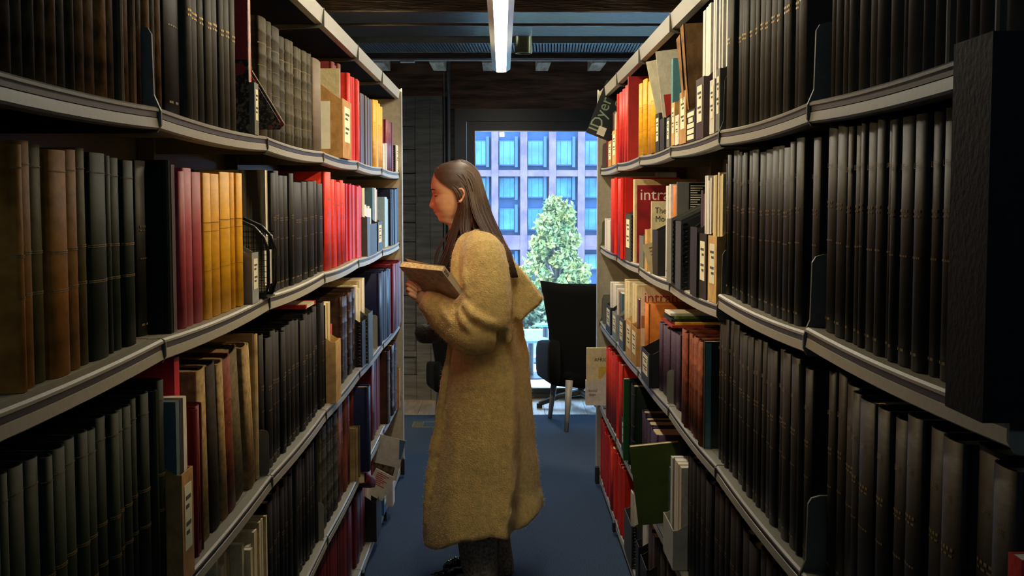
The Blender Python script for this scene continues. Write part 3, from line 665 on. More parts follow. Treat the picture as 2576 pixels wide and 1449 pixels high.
for yy in (y0-(y0+y1)/2, y1-(y0+y1)/2):
    MB().tube([(u, yy, z) for (u, z) in prof], .0042, 8).build('wire_loop', wire, rk, smooth=True)
    g = MB()
    for q in range(22):
        u = -.24+q*.0115; top = .262-(u+.235)*.45 if u > -.235 else .262
        g.tube([(u, yy, .006), (u, yy, top)], .0007, 4, cap=False)
    for q in range(12):
        z = .01+q*.013; g.tube([(-.25, yy, z), (.01, yy, z)], .0007, 4, cap=False)
    gg = g.build('mesh_panel', wire, rk); gg['kind'] = 'stuff'
MB().box((-.25, y0-(y0+y1)/2, .001), (.01, y1-(y0+y1)/2, .004)).build('rack_base', wire, rk)
MB().box((.0, y0-(y0+y1)/2, .03), (.004, y1-(y0+y1)/2, .11)).build('torn_label', whitefile, rk)
_, a, b, z = boxfile(L, 'B', 932, 948, .13, .2, blackfile, 'black file holding pale magazines past the red run, left second shelf', sb=.0, lab=False); fill(L, 'B', a, b, z, 4, .20, 'white')
_, a, b, z = boxfile(L, 'B', 924, 932, .16, .22, darkgreyfile, 'narrow dark file holding tan papers past the red run, left second shelf', sb=.0, lab=False); fill(L, 'B', a, b, z, 2, .27, 'cream')
_, a, b, z = boxfile(L, 'B', 951, 964, .13, .24, blackfile, 'black file beside the pale blue magazines, left second shelf', sb=.0); fill(L, 'B', a, b, z, 3, .27, 'mix')
# --- left, third shelf
run(L,'C',437,450,1,.385,'crimson',sb=.03,depth=.24,desc='tall bright crimson')
_, a, b, z = boxfile(L, 'C', 459, 488, .19, .30, card, 'tan cardboard file with white label at the near left third shelf', sb=-.005)
w_ = (b-a)/3
for q, (nm, c_) in enumerate((('teal', (70, 96, 98)), ('black', (22, 22, 22)), ('white', (214, 210, 190)))):
    ya = a+.003+q*(w_-.001)
    tag(link('booklet', MB_mesh('booklet', (XL-.2, ya, z+.004), (XL-.004, ya+w_-.003, z+.315), mat('booklet_'+nm, c_, .5))), f'{nm} booklet standing in the near tan file, left third shelf', 'booklet')
run(L,'C',489,512,3,.275,'darkred',sb=.015); run(L,'C',513,536,1,.335,'tatter',pi=0,lean=-.05,sb=.02); run(L,'C',537,560,1,.34,'tatter',pi=2,lean=-.08,sb=.02)
run(L,'C',561,576,1,.335,'tatter',pi=0,lean=-.10); run(L,'C',577,596,1,.33,'redbrown',pi=0,lean=-.12); run(L,'C',597,622,1,.33,'tatter',pi=1,lean=-.17,desc='plain brown board'); run(L,'C',626,652,3,.335,'tatter',lean=-.17)
def bookend(side, row, px, h, label, d=.10, m=None, w=None):
    y = yp(side, row, px, .0, .05); r = empty('bookend', (side*(SX[side]+.004), y, shelf_z(side, row, y)), label=label, cat='bookend', group='steel bookends')
    p = [(side*a_, b_) for (a_, b_) in rounded(d, h, .012)]
    MB().prism(p, 1, 0, .0015).build('upright_plate', m or steel, r)
    MB().box((min(0, side*d), .0015, .0002), (max(0, side*d), .06, .0016)).build('base_plate', m or steel, r)
bookend(L, 'C', 681, .11, 'grey steel bookend by the leaning tattered books, left third shelf', m=greyfile)
slab(L, 'C', 818, .012, .2, .19, mat('bright_red_board', (206, 44, 26), .5), 'pamphlet', 'bright red pamphlet lying flat on the black volumes, left third shelf', cat='pamphlet', sb=.03, zoff=.336, y=yp(L, 'C', 780))
_, a, b, z = boxfile(L, 'C', 845, 858, .20, .29, card2, 'pale tan cardboard file after the black run, left third shelf', sb=-.012, lab=False); fill(L, 'C', a, b, z, 2, .315, 'cream')
run(L,'C',827,833,2,.24,'crimson',sb=.03)
_, a, b, z = boxfile(L, 'C', 911, 921, .18, .28, blackfile, 'black file with a column of rings after the brown leather, left third shelf', sb=.0, rings=True, lab=False); fill(L, 'C', a, b, z, 2, .31, 'cream')
_, a, b, z = boxfile(L, 'C', 925, 938, .20, .29, darkgreyfile, 'dark grey file with a column of rings, left third shelf', sb=-.01, rings=True, lab=False); fill(L, 'C', a, b, z, 3, .33, 'cream')
bookend(L, 'C', 952, .15, 'grey bookend before the navy magazines, left third shelf')
# --- left, fourth and bottom shelf
run(L,'D',560,640,13,.275,'cream',sb=.05,hv=.02,sbv=.03,desc='yellowed cream'); run(L,'D',642,655,1,.285,'orange',lean=-.06,sb=.03); run(L,'D',656,674,3,.292,'cream',sb=.02)
bookend(L, 'D', 818, .12, 'grey steel bookend among the black volumes, left fourth shelf')
run(L,'D',925,935,1,.335,'navy',sb=-.035,depth=.26,desc='tall protruding navy'); run(L,'D',899,905,2,.2,'tatter',sb=-.005); run(L,'D',907,922,4,.26,'white')
boxfile(L, 'D', 1004, 1007.5, .2, .28, card, 'cardboard file at the far end of the left fourth shelf', sb=-.025, lab=False)
_, a, b, z = boxfile(L, 'E', 947, 960, .17, .27, blackfile, 'black file holding a slanted leaflet, left bottom shelf', sb=-.02, lab=False); fill(L, 'E', a, b, z, 2, .26, 'white')
_, a, b, z = boxfile(L, 'E', 966, 975, .16, .25, mat('blue_file', (50, 96, 140), .5), 'blue file on the left bottom shelf', sb=-.01); fill(L, 'E', a, b, z, 2, .24, 'blue')
sm = slab(L, 'E', 985, .235, .17, .03, mat('dark_brown_cover', (48, 36, 32), .45), 'magazine', 'dark magazine with an ornate silver spoon on its cover, left bottom shelf', sb=-.02)
sv = mat('silver_print', (196, 192, 180), .4, bump=0); k = MB()
k.lathe([(0, 0), (1, 0), (1, .001), (0, .001)], n=20)
el = [( -.075+.019*math.cos(a_), -.0009, .06+.028*math.sin(a_)) for a_ in [2*math.pi*j/16 for j in range(16)]]
k = MB(); k.add(el, [tuple(range(16))]); k.add([(-.07, -.0009, .085), (-.078, -.0009, .085), (-.066, -.0009, .20), (-.052, -.0009, .20)], [(0, 1, 2, 3)])
k.tube([(-.06-.02*math.cos(a_), -.001, .195+.02*math.sin(a_)) for a_ in [j*.5 for j in range(12)]], .004, 5)
k.tube([(-.11-.016*math.cos(a_), -.001, .185+.016*math.sin(a_)) for a_ in [j*.5 for j in range(10)]], .004, 5); k.build('printed_spoon', sv, sm)
_, a, b, z = boxfile(L, 'E', 988, 997, .17, .27, whitefile, 'white file with dark inside by the far left bookcase end, bottom shelf', sb=-.035, lab=False); fill(L, 'E', a, b, z, 2, .25, 'mix')
lf = slab(L, 'E', 997, .19, .15, .004, whitefile, 'leaflet', 'white leaflet with blue corner tilting out below the left fourth shelf', cat='leaflet', sb=-.07, zoff=.17, tilt=.0)
lf.rotation_euler = (0, math.radians(14), 0)
MB().add([(-.03, -.001, .188), (-.002, -.001, .188), (-.002, -.001, .10), (-.012, -.001, .10)], [(0, 1, 2, 3)]).build('printed_corner', mat('blue_print', (70, 110, 140), .5), lf)
MB().box((-.148, -.001, .002), (-.02, -.0002, .06)).build('printed_photo', mat('sepia_print', (92, 76, 60), .5, nscale=60, noise=.5), lf)
lf2 = slab(L, 'E', 962, .115, .09, .006, whitefile, 'leaflet', 'white leaflet with red print slanting from the black file, left bottom shelf', cat='leaflet', sb=-.035, zoff=.15)
lf2.rotation_euler = (0, math.radians(28), 0)
k = MB()
for q in range(7): k.box((-.075, -.001, .10-q*.008), (-.02-.01*(q % 3), -.0003, .1035-q*.008))
k.build('printed_lines', redink, lf2)
# maroon binder lying across the bottom row
yb_ = yp(L, 'E', 905); bn = empty('binder', (XL+.03, yb_, .395), (math.radians(-16), 0, 0), 'maroon binder lying on its side over the maroon volumes, left bottom shelf', 'binder')
link('cover', ME['round'], bn, (0, .0, 0), (math.radians(90), 0, 0), (.22, .045, .34), ST['maroon'][3][0]).location = (0, .17, .0)
link('page_block', ME['pages'], bn, (0, .17, 0), (math.radians(90), 0, 0), (.22, .045, .34), page_m)
# --- right, top shelf
mats_ = [(1812, 1801, .145, greyfile, 'grey file with white label next to the charcoal run, right top shelf'), (1797, 1785, .13, whitefile, 'white-labelled pale file under the white magazines, right top shelf'), (1770, 1750, .155, plumfile, 'plum file with long white label, right top shelf')]
for (pa, pb, hf, m_, lb) in mats_:
    _, a, b, z = boxfile(R, 'A', pa, pb, hf, .30, m_, lb, sb=.0); fill(R, 'A', a, b, z, 3, .335, 'white', sb=.016)
fill(R, 'A', yp(R, 'A', 1785, 0), yp(R, 'A', 1770.5, 0), SH[1]['A'], 4, .335, 'white', sb=.016)
bl, a, b, z = boxfile(R, 'A', 1748, 1728, .085, .2, blackfile, 'low black file with five small white labels, right top shelf', sb=.0, lab=False)
for q in range(5):
    wv = (b-a)/2*(.55 if q == 3 else .85)
    MB().box((-.0012, -wv, .006+q*.0155), (0, wv, .018+q*.0155)).build('paper_label', paper, bl)
torn = mat('torn_brown_card', (150, 110, 62), .8, nscale=14, noise=.25, bump=.5)
for q, (px, w_, h_, tl) in enumerate(((1742, .05, .30, .05), (1752, .03, .32, -.02))):
    y = yp(R, 'A', px); r = empty('magazine_file', (XR+.0, y, shelf_z(R, 'A', y)+.09), (0, math.radians(-3), 0), ['torn brown cardboard file gaping open above the black labelled file, right top shelf', 'folded brown cardboard file squeezed against the white magazines, right top shelf'][q], 'magazine file', 'open magazine files')
    MB().prism([(0, 0), (.006, 0), (.2, .0), (.2, h_-.09), (-.006, h_-.09), (-.004, .1)], 1, 0, .003).build('near_board', torn, r)
    MB().add([(0, 0, 0), (-.002, w_*.35, .0), (-.012, w_*.62, h_-.10), (-.006, 0, h_-.09), (.002, 0, 0), (.001, w_*.35, 0), (-.008, w_*.62, h_-.10), (-.003, 0, h_-.09)], [(0,1,2,3), (4,7,6,5), (0,4,5,1), (1,5,6,2), (2,6,7,3), (3,7,4,0)]).build('front_flap', torn, r)
for (pa, pb, hf, m_, lb) in ((1726, 1709, .145, card, 'tan file with white label under the teal file, right top shelf'), (1708, 1698, .085, whitefile, 'low white file between two tan files, right top shelf'), (1697, 1689, .125, card2, 'narrow tan file with white label at the bay joint, right top shelf')):
    boxfile(R, 'A', pa, pb, hf, .26, m_, lb, sb=-.003)
tf = slab(R, 'A', 1694, .275, .22, .035, greenfile, 'file_box', 'teal file box standing behind the tan files, right top shelf', cat='file box', sb=.02)
MB().box((.06, -.002, .10), (.09, 0, .2)).build('finger_slot', blackfile, tf)
boxfile(R, 'A', 1684, 1672, .09, .2, greyfile, 'low grey file with label beside the bay joint, right top shelf', sb=.0)
boxfile(R, 'A', 1671, 1660, .10, .22, blackfile, 'black file under the leaning pamphlets, right top shelf', sb=.0, lab=False)
boxfile(R, 'A', 1658, 1649, .125, .24, blackfile, 'black file with long white label beside the yellow books, right top shelf', sb=.0)
for q, (px, tl, c_, h_, lb) in enumerate(((1668, 12, (216, 210, 180), .27, 'pale pamphlet leaning outward above the black file, right top shelf'), (1676, 7, (206, 200, 176), .29, 'tall cream pamphlet with red patch leaning among others, right top shelf'), (1686, -10, (214, 210, 180), .24, 'pale green-white pamphlet leaning inward by the teal file, right top shelf'))):
    r = slab(R, 'A', px, h_, .13, .008, mat(f'pamphlet_{q}', c_, .6), 'pamphlet', lb, cat='pamphlet', sb=.02, zoff=.03); r.rotation_euler = (0, math.radians(-tl), 0)
    if q == 1: MB().box((.01, -.001, .02), (.06, -.0002, .15)).build('red_patch', mat('red_print', (170, 40, 26), .5), r)
slab(R, 'A', 1582, .337, .25, .03, mat('deep_red_board', (176, 32, 24), .5), 'book', 'tall deep red volume whose cover faces out, right top shelf', cat='book', sb=.0)
_, a, b, z = boxfile(R, 'A', 1549, 1540, .155, .24, card2, 'tan file with white magazines beside the red books, right top shelf', sb=.0); fill(R, 'A', a, b, z, 4, .25, 'white')
_, a, b, z = boxfile(R, 'A', 1538, 1530, .12, .22, card, 'tan file with grey magazines near the far right end, top shelf', sb=.0); fill(R, 'A', a, b, z, 4, .25, 'mix')
run(R,'A',1529,1515,4,.16,'darkred')
# black magazine tilted out at the far end
Yd = 6.10; c0 = P(1513, 240, Yd); c1 = P(1474, 333, Yd); c2 = P(1522, 352, Yd)
ux = (c2-c1); uz = (c0-c1); wd_ = ux.length; ht_ = uz.length
ang = math.atan2(ux.z, ux.x)
dy_ = empty('magazine', c1, (0, -ang, 0), 'black magazine with big pale green lettering tilting out of the right top shelf', 'magazine')
MB().box((0, 0, 0), (wd_+.02, .002, ht_+.08)).build('front_cover', mat('black_gloss_cover', (20, 24, 22), .35), dy_)
MB().box((.001, .002, .001), (wd_+.019, .012, ht_+.079)).build('page_block', whitepage_m, dy_)
tx = text('IDyer', greenink, dy_, (wd_*.36, -.0008, ht_*.55), .085, (math.pi/2, -math.radians(90), 0), sx=.9)
text('g', greenink, dy_, (wd_*.9, -.0008, ht_*.95), .07, (math.pi/2, -math.radians(90), 0))
pp = MB().box((wd_*.5, -.001, .012), (wd_*.88, -.0003, .055)).build('paper_label', paper, dy_)
# --- right, second shelf
_, a, b, z = boxfile(R, 'B', 1803, 1781, .16, .28, card2, 'tan file with white label next to the black run, right second shelf', sb=.0); fill(R, 'B', a, b, z, 5, .305, 'cream', sb=.01)
_, a, b, z = boxfile(R, 'B', 1777, 1758, .165, .27, blackfile, 'black file with long white label beside the tan file, right second shelf', sb=.0); fill(R, 'B', a, b, z, 5, .30, 'white', sb=.01)
_, a, b, z = boxfile(R, 'B', 1754, 1736, .18, .28, blackfile, 'black plastic file with two tiny white labels, right second shelf', sb=-.006, lab=False); fill(R, 'B', a, b, z, 3, .265, 'dull')
for q in range(2): link('paper_label', MB_mesh('paper_label', (XR-.0075, a+.004, z+.055+q*.02), (XR-.0062, a+.022-.006*q, z+.071+q*.02), paper), None) if False else None
bar = slab(R, 'B', 1703, .298, .22, .012, mat('grey_cover', (120, 120, 112), .4), 'magazine', 'grey and black magazine with barcode on its cover, right second shelf', sb=.02)
blk = mat('black_print', (16, 16, 16), .45, bump=0)
MB().box((.035, -.0006, .13), (.095, -.0001, .295)).build('printed_panel', blk, bar)
MB().add([(.115, -.0006, .295), (.218, -.0006, .295), (.218, -.0006, .12), (.10, -.0006, .21)], [(0, 3, 2, 1)]).build('printed_shape', blk, bar)
MB().box((.04, -.0009, .14), (.09, -.0006, .165)).build('barcode_ground', paper, bar); k = MB()
for q in range(12): k.box((.042+q*.004, -.0011, .142), (.0435+q*.004+.001*(q % 3 == 0), -.0009, .163))
k.build('barcode', blk, bar); k = MB()
for q in range(14): k.box((.04, -.0009, .285-q*.007), (.085-.008*(q % 4), -.0006, .288-q*.007))
k.build('printed_lines', paper, bar)
boxfile(R, 'B', 1713, 1699, .19, .26, darkgreyfile, 'dark grey file with rings below the barcode magazine, right second shelf', sb=-.01, rings=True, lab=False)
run(R,'B',1695,1688,1,.295,'orange',sb=.022); run(R,'B',1687,1678,2,.297,'white',sb=.02)
boxfile(R, 'B', 1689, 1677, .19, .26, greyfile, 'grey file with rings and clear sleeve at the bay joint, right second shelf', sb=-.012, rings=True, lab=False)
jr = slab(R, 'B', 1639, .245, .16, .02, mat('cream_cover', (222, 208, 158), .6), 'journal', 'cream journal with black title lettering, right second shelf', cat='journal', sb=.012)
ptext(jr, 'The Jo', .012, .212, .030, blk, left=True, sx=.85); ptext(jr, 'Mode', .014, .183, .030, blk, left=True, sx=.85); ptext(jr, '9—3', .015, .125, .026, blk, left=True); 
boxfile(R, 'B', 1655, 1641, .15, .22, blackfile, 'black file in front of the cream journal, right second shelf', sb=.004, lab=False)
boxfile(R, 'B', 1634, 1622, .145, .2, card2, 'tan file between journal and red magazine, right second shelf', sb=.0, lab=False)
cov = bpy.data.materials.new('poppy_photo_print'); cov.use_nodes = True; t = cov.node_tree; b = t.nodes['Principled BSDF']; b.inputs['Roughness'].default_value = .35
tc = t.nodes.new('ShaderNodeTexCoord'); n1 = t.nodes.new('ShaderNodeTexVoronoi'); n1.inputs['Scale'].default_value = 16
r1 = t.nodes.new('ShaderNodeValToRGB'); r1.color_ramp.elements[0].color = lin((180, 130, 90)); r1.color_ramp.elements[1].color = lin((168, 30, 36)); r1.color_ramp.elements[0].position = .12; r1.color_ramp.elements[1].position = .3
e = r1.color_ramp.elements.new(.8); e.color = lin((110, 20, 28))
t.links.new(tc.outputs['Object'], n1.inputs['Vector']); t.links.new(n1.outputs['Distance'], r1.inputs[0]); t.links.new(r1.outputs[0], b.inputs['Base Color'])
im = slab(R, 'B', 1603, .30, .235, .012, cov, 'magazine', 'red flowered magazine titled in white letters, right second shelf', sb=.012)
ptext(im, 'intramuros', .012, .262, .062, whiteink, left=True)
boxfile(R, 'B', 1619, 1600, .115, .2, greyfile, 'plain grey low file below the red flowered magazine, right second shelf', sb=.0, lab=False)
run(R,'B',1599,1588,4,.325,'cream',sb=.012)
boxfile(R, 'B', 1586, 1573, .19, .26, darkgreyfile, 'dark file with rings beside the bright red books, right second shelf', sb=.0, rings=True)
run(R,'B',1572,1569,1,.27,'crimson'); run(R,'B',1534,1522,3,.15,'white',sb=.0)
bookend(R, 'B', 1519, .15, 'grey bookend at the far end of the right second shelf', m=darkgreyfile)
sl = slab(R, 'B', 1632, .11, .12, .003, mat('kraft_sheet', (150, 136, 100), .7), 'leaflet', 'buff text leaflet slumped on the right second shelf edge', cat='leaflet', sb=-.004, y=yp(R, 'B', 1655)); sl.rotation_euler = (math.radians(-25), math.radians(-14), 0)
k = MB()
for q in range(6): k.box((.02, -.001, .09-q*.013), (.10-.02*(q % 2), -.0002, .094-q*.013))
k.build('printed_lines', ink, sl)
fo = slab(R, 'B', 2492, .37, .30, .10, mat('black_folio_cloth', (15, 15, 16), .6, noise=.1, bump=.1, spec=.1), 'folio_volume', 'huge black folio jutting past the shelf edge at the near right', cat='book', sb=-.047)
# --- right, third shelf
ft = slab(R, 'C', 1775, .275, .22, .02, mat('dark_teal_cover', (26, 40, 38), .3), 'folder', 'dark glossy folder with teal edge beside the black run, right third shelf', cat='folder', sb=.01)
MB().box((.0, -.001, .0), (.014, -.0002, .272)).build('teal_strip', greenfile, ft); MB().box((.05, -.001, .0), (.052, -.0002, .24)).build('printed_line', gold, ft)
ah = mat('milky_plastic', (176, 176, 160), .3, spec=.5)
bookend(R, 'C', 1757, .11, 'milky plastic label holder below the dark folder, right third shelf', d=.09, m=ah)
bookend(R, 'C', 1675, .105, 'grey steel bookend in front of the purple volumes, right third shelf', d=.085)
boxfile(R, 'C', 1633, 1613, .115, .19, blackfile, 'black file with white labels before the purple volumes, right third shelf', sb=-.012)
it = slab(R, 'C', 1613, .302, .235, .012, mat('pale_pink_cover', (222, 196, 160), .45), 'magazine', 'pale magazine titled in red letters, right third shelf', sb=.015)
ptext(it, 'intramuros', .012, .262, .055, redink, left=True); ptext(it, 'PARIS–COLOGNE–STOCKHOLM', .012, .216, .016, ink, left=True, sx=.8); ptext(it, 'INTERNATIONAL DESIGN MAGAZINE', .012, .236, .011, redink, left=True, sx=.8)
MB().box((.0, -.001, .15), (.235, -.0002, .195)).build('printed_band', mat('ochre_print', (176, 112, 56), .5), it)
run(R,'C',1612,1604,2,.30,'crimson',sb=.015,pi=1)
for q, (nm, c_, w_) in enumerate((('dark red', (150, 40, 34), .10), ('yellow', (226, 196, 60), .2), ('black', (24, 24, 24), .19), ('green', (90, 120, 60), .17), ('white', (224, 220, 205), .19))):
    yy = yp(R, 'C', 1690); zz = SH[1]['C']+.232+q*.0085
    tag(link('magazine', MB_mesh('magazine', (XR+.02+.012*(q % 2), yy+.01*q, zz), (XR+.02+w_, yy+.24-.015*q, zz+.008), mat('flat_mag_'+nm.replace(' ', '_'), c_, .45))), f'{nm} magazine lying flat on top of the purple volumes, right third shelf', 'magazine')
for (pa, pb, hf, m_, lb, st_, hh) in ((1601, 1588, .145, card, 'tan file with white label beside the orange books, right third shelf', 'mix', .25), (1587, 1574, .15, card2, 'tan file with torn corner and tall papers, right third shelf', 'cream', .29), (1568, 1557, .13, darkgreyfile, 'dark file holding cream papers, right third shelf', 'cream', .28), (1550, 1540, .12, greyblue, 'pale blue-grey file with label near the far end, right third shelf', 'mix', .22), (1536, 1524, .13, blackfile, 'black file closest to the far end, right third shelf', 'white', .24)):
    _, a, b, z = boxfile(R, 'C', pa, pb, hf, .24, m_, lb, sb=.0); fill(R, 'C', a, b, z, 3, hh, st_)
bookend(R, 'C', 1514, .15, 'grey bookend at the far end of the right third shelf', m=greyfile)
# --- right, fourth shelf
_, a, b, z = boxfile(R, 'D', 1693, 1668, .115, .2, ah, 'milky plastic file holding orange-edged magazines, right fourth shelf', sb=-.02, lab=False); fill(R, 'D', a, b, z, 5, .29, 'mix', sb=.0)
gb = slab(R, 'D', 1604, .26, .19, .035, mat('olive_green_cloth', (70, 84, 34), .55, **cloth), 'book', 'olive green book leaning out of the right fourth shelf', cat='book', sb=-.062, y=3.95, edge=page_m); gb.rotation_euler = (math.radians(0), math.radians(-7), math.radians(-6))
run(R,'D',1690,1655,3,.20,'mix',sb=.03)
gm_ = mat('grass_green_cloth', (30, 84, 38), .5, **cloth)
slab(R, 'D', 1580, .335, .16, .028, gm_, 'book', 'tall grass green book jutting out between navy and red, right fourth shelf', cat='book', sb=-.012, y=yp(R, 'D', 1590))
_, a, b, z = boxfile(R, 'D', 1574, 1563, .14, .22, blackfile, 'black file with white label beside the green book, right fourth shelf', sb=.0); fill(R, 'D', a, b, z, 3, .29, 'mix')
af = empty('magazine_file', (P(1474, 1012, 6.18).x, 6.18, .47), label='white file with a cream journal sticking far out, right fourth shelf', cat='magazine file', group='open magazine files')
s_ = F/6.18; w_ = (1510-1474)/s_
MB().prism([(0, 0), (.2, 0), (.2, .26), (.12, .20), (w_, .125), (0, .125)], 1, 0, .0025).prism([(0, 0), (.2, 0), (.2, .26), (.12, .20), (w_, .125), (0, .125)], 1, .05, .0525).box((0, .0025, 0), (.0025, .05, .125)).build('file_body', whitefile, af)
text('tional', blk, af, (w_*.45, -.001, .075), .022); text('tion', blk, af, (w_*.45, -.001, .055), .022)
aj = empty('journal', (P(1474, 875, 6.18).x, 6.186, .476), label='cream journal with small dark title standing in the white file, right fourth shelf', cat='journal')
MB().box((0.004, 0, 0), (.17, .03, .285)).build('cover', mat('cream_cover', (222, 208, 158), .6), aj)
text('AFRICA', blk, aj, (.085, -.001, .225), .028, sx=.9)
MB().box((.065, -.001, .13), (.11, -.0003, .19)).build('printed_panel', mat('yellow_print', (214, 176, 70), .5), aj)
# --- right, bottom shelf
for (pa, pb, hf, m_, lb, st_, hh) in ((1588, 1570, .17, darkgreyfile, 'dark file with rings after the red run, right bottom shelf', 'mix', .24), (1606, 1592, .16, blackfile, 'black file holding white papers, right bottom shelf', 'white', .28), (1626, 1610, .15, blackfile, 'black file holding a brown book, right bottom shelf', 'dull', .27)):
    _, a, b, z = boxfile(R, 'E', pa, pb, hf, .24, m_, lb, sb=-.005, lab=False, rings='rings' in lb); fill(R, 'E', a, b, z, 3, hh, st_)
bk = slab(R, 'E', 1634, .30, .2, .02, mat('black_gloss_cover', (20, 24, 22), .35), 'book', 'black book with white number 8.1 on top of its cover, right bottom shelf', cat='book', sb=.03)
ptext(bk, '8.1 &', .03, .275, .026, whiteink, left=True)
rp = slab(R, 'C', 2566, .30, .18, .03, mat('scarlet_board', (190, 30, 24), .5), 'book', 'scarlet book cut off by the lower right photo edge', cat='book', sb=-.03)

# ------------------------------------------------------------------ build the books
def px_area(b):
    X = b['side']*(SX[b['side']]+b['sb']); z = SH[b['side']][b['row']]
    p0 = proj((X, b['y0'], z)); p1 = proj((X, b['y1'], z+b['h']))
    x0, x1 = sorted((p0[0], p1[0])); y0, y1 = sorted((p0[1], p1[1]))
    x0 = max(x0, 0); x1 = min(x1, W); y0 = max(y0, 0); y1 = min(y1, HH)
    return max(0, x1-x0)*max(0, y1-y0)
res = []
byrow = {}
for b in BOOKS: byrow.setdefault((b['side'], b['row']), []).append(b)
for key, bs in byrow.items():
    last = -9
    for b in sorted([b for b in bs if 'z' not in b and not b['lean']], key=lambda b: b['y0']+b['y1']):
        a0, a1 = max(b['y0'], last), b['y1']
        cc = clip(key[0], key[1], a0, a1, .0045) if a1-a0 > .0045 else None
        if not cc: continue
        b['y0'], b['y1'] = cc; last = cc[1]; res.append(b)
    res += [b for b in bs if 'z' in b or b['lean']]
print('dropped', len(BOOKS)-len(res)); BOOKS = res
for b in BOOKS: b['a'] = px_area(b)
cnt = {}
for b in sorted(BOOKS, key=lambda b: proj((b['side']*SX[b['side']], (b['y0']+b['y1'])/2, 1))[0]):
    d = b['desc'] or ST[b['st']][0]; key = (b['side'], b['row'], d, ST[b['st']][1]); cnt.setdefault(key, []).append(b)
for key, bs in cnt.items():
    for i, b in enumerate(bs):
        side, row, d, noun = key
        if len(bs) == 1: b['label'] = f'{d} {noun}, only one on the {SN[side]} {RN[row]}'
        else: b['label'] = f'{ORD[i]} {d} {noun} from the photo left, {SN[side]} {RN[row]}'
        b['group'] = f'{d} {noun}s on the {SN[side]} {RN[row]}'
keep = {}
for noun in ('bound volume', 'magazine'):
    bs = sorted([b for b in BOOKS if ST[b['st']][1] == noun], key=lambda b: -b['a'])
    for i, b in enumerate(bs): b['ind'] = i < 300 and b['a'] > 0
rest = {'bound volume': MB(), 'magazine': MB()}; rest_m = {'bound volume': [], 'magazine': []}
lifem = text_mesh('LIFE')
def book_parts(b):
    desc, noun, mk, palette, deco, dm, pg = ST[b['st']]
    m = palette[b['pi'] % len(palette)]
    t = b['y1']-b['y0']-.0006; return mk, m, deco, dm, pg, t
for b in BOOKS:
    mk, m, deco, dm, pg, t = book_parts(b); side = b['side']
    yc = (b['y0']+b['y1'])/2; X = side*(SX[side]+b['sb']); z = b.get('z', shelf_z(side, b['row'], yc)+.0008)
    rz = 0 if side < 0 else math.pi
    lean = b['lean']
    if lean: z += abs(math.sin(lean))*t/2
    sc = (b['d'], t, b['h'])
    if b['ind']:
        soft = ST[b['st']][1] == 'magazine'
        r = empty('magazine' if soft else 'bound_volume', (X, yc, z), (-lean if side < 0 else lean, 0, rz), b['label'], 'magazine' if soft else 'book', b['group'])
        if lean: r.rotation_euler = (-lean*1.0, 0, 0) if side < 0 else (lean, 0, math.pi)
        link('cover', ME[mk], r, None, None, sc, m)
        link('page_block', ME['mpages' if soft else 'pages'], r, None, None, sc, pg)
        if deco == 'life':
            o = link('gilt_title', lifem, r, (.0016, 0, b['h']*.80), (math.pi/2, 0, math.pi/2), (min(.011, t*.33),)*3, dm)
            link('gilt_lettering', DECO['print'], r, None, None, sc, dm)['kind'] = 'stuff'
        elif deco: link('gilt_band' if deco in ('bands', 'thin', 'dark') else 'spine_print', DECO[deco], r, None, None, sc, dm)['kind'] = 'stuff'
    else:
        if b['a'] <= 0: continue
        k = ST[b['st']][1]; mb = rest[k]; ml = rest_m[k]
        M = Matrix.Translation((X, yc, z)) @ Matrix.Rotation(rz, 4, 'Z') @ Matrix.Diagonal((*sc, 1))
        for me, mm in ((ME[mk], m), (ME['pages'], pg)):
            if mm not in ml: ml.append(mm)
            mb.add([M @ v.co for v in me.vertices], [tuple(p.vertices) for p in me.polygons], ml.index(mm))
for k, mb in rest.items():
    if mb.v:
        o = mb.build(k.replace(' ', '_')+'_rows', rest_m[k]); tag(o, f'far and thin {k}s filling the rest of the shelves', 'books', kind='stuff')
print('BOOKS', len(BOOKS), 'ind', sum(b['ind'] for b in BOOKS), {k: len([b for b in BOOKS if ST[b['st']][1] == k]) for k in rest})
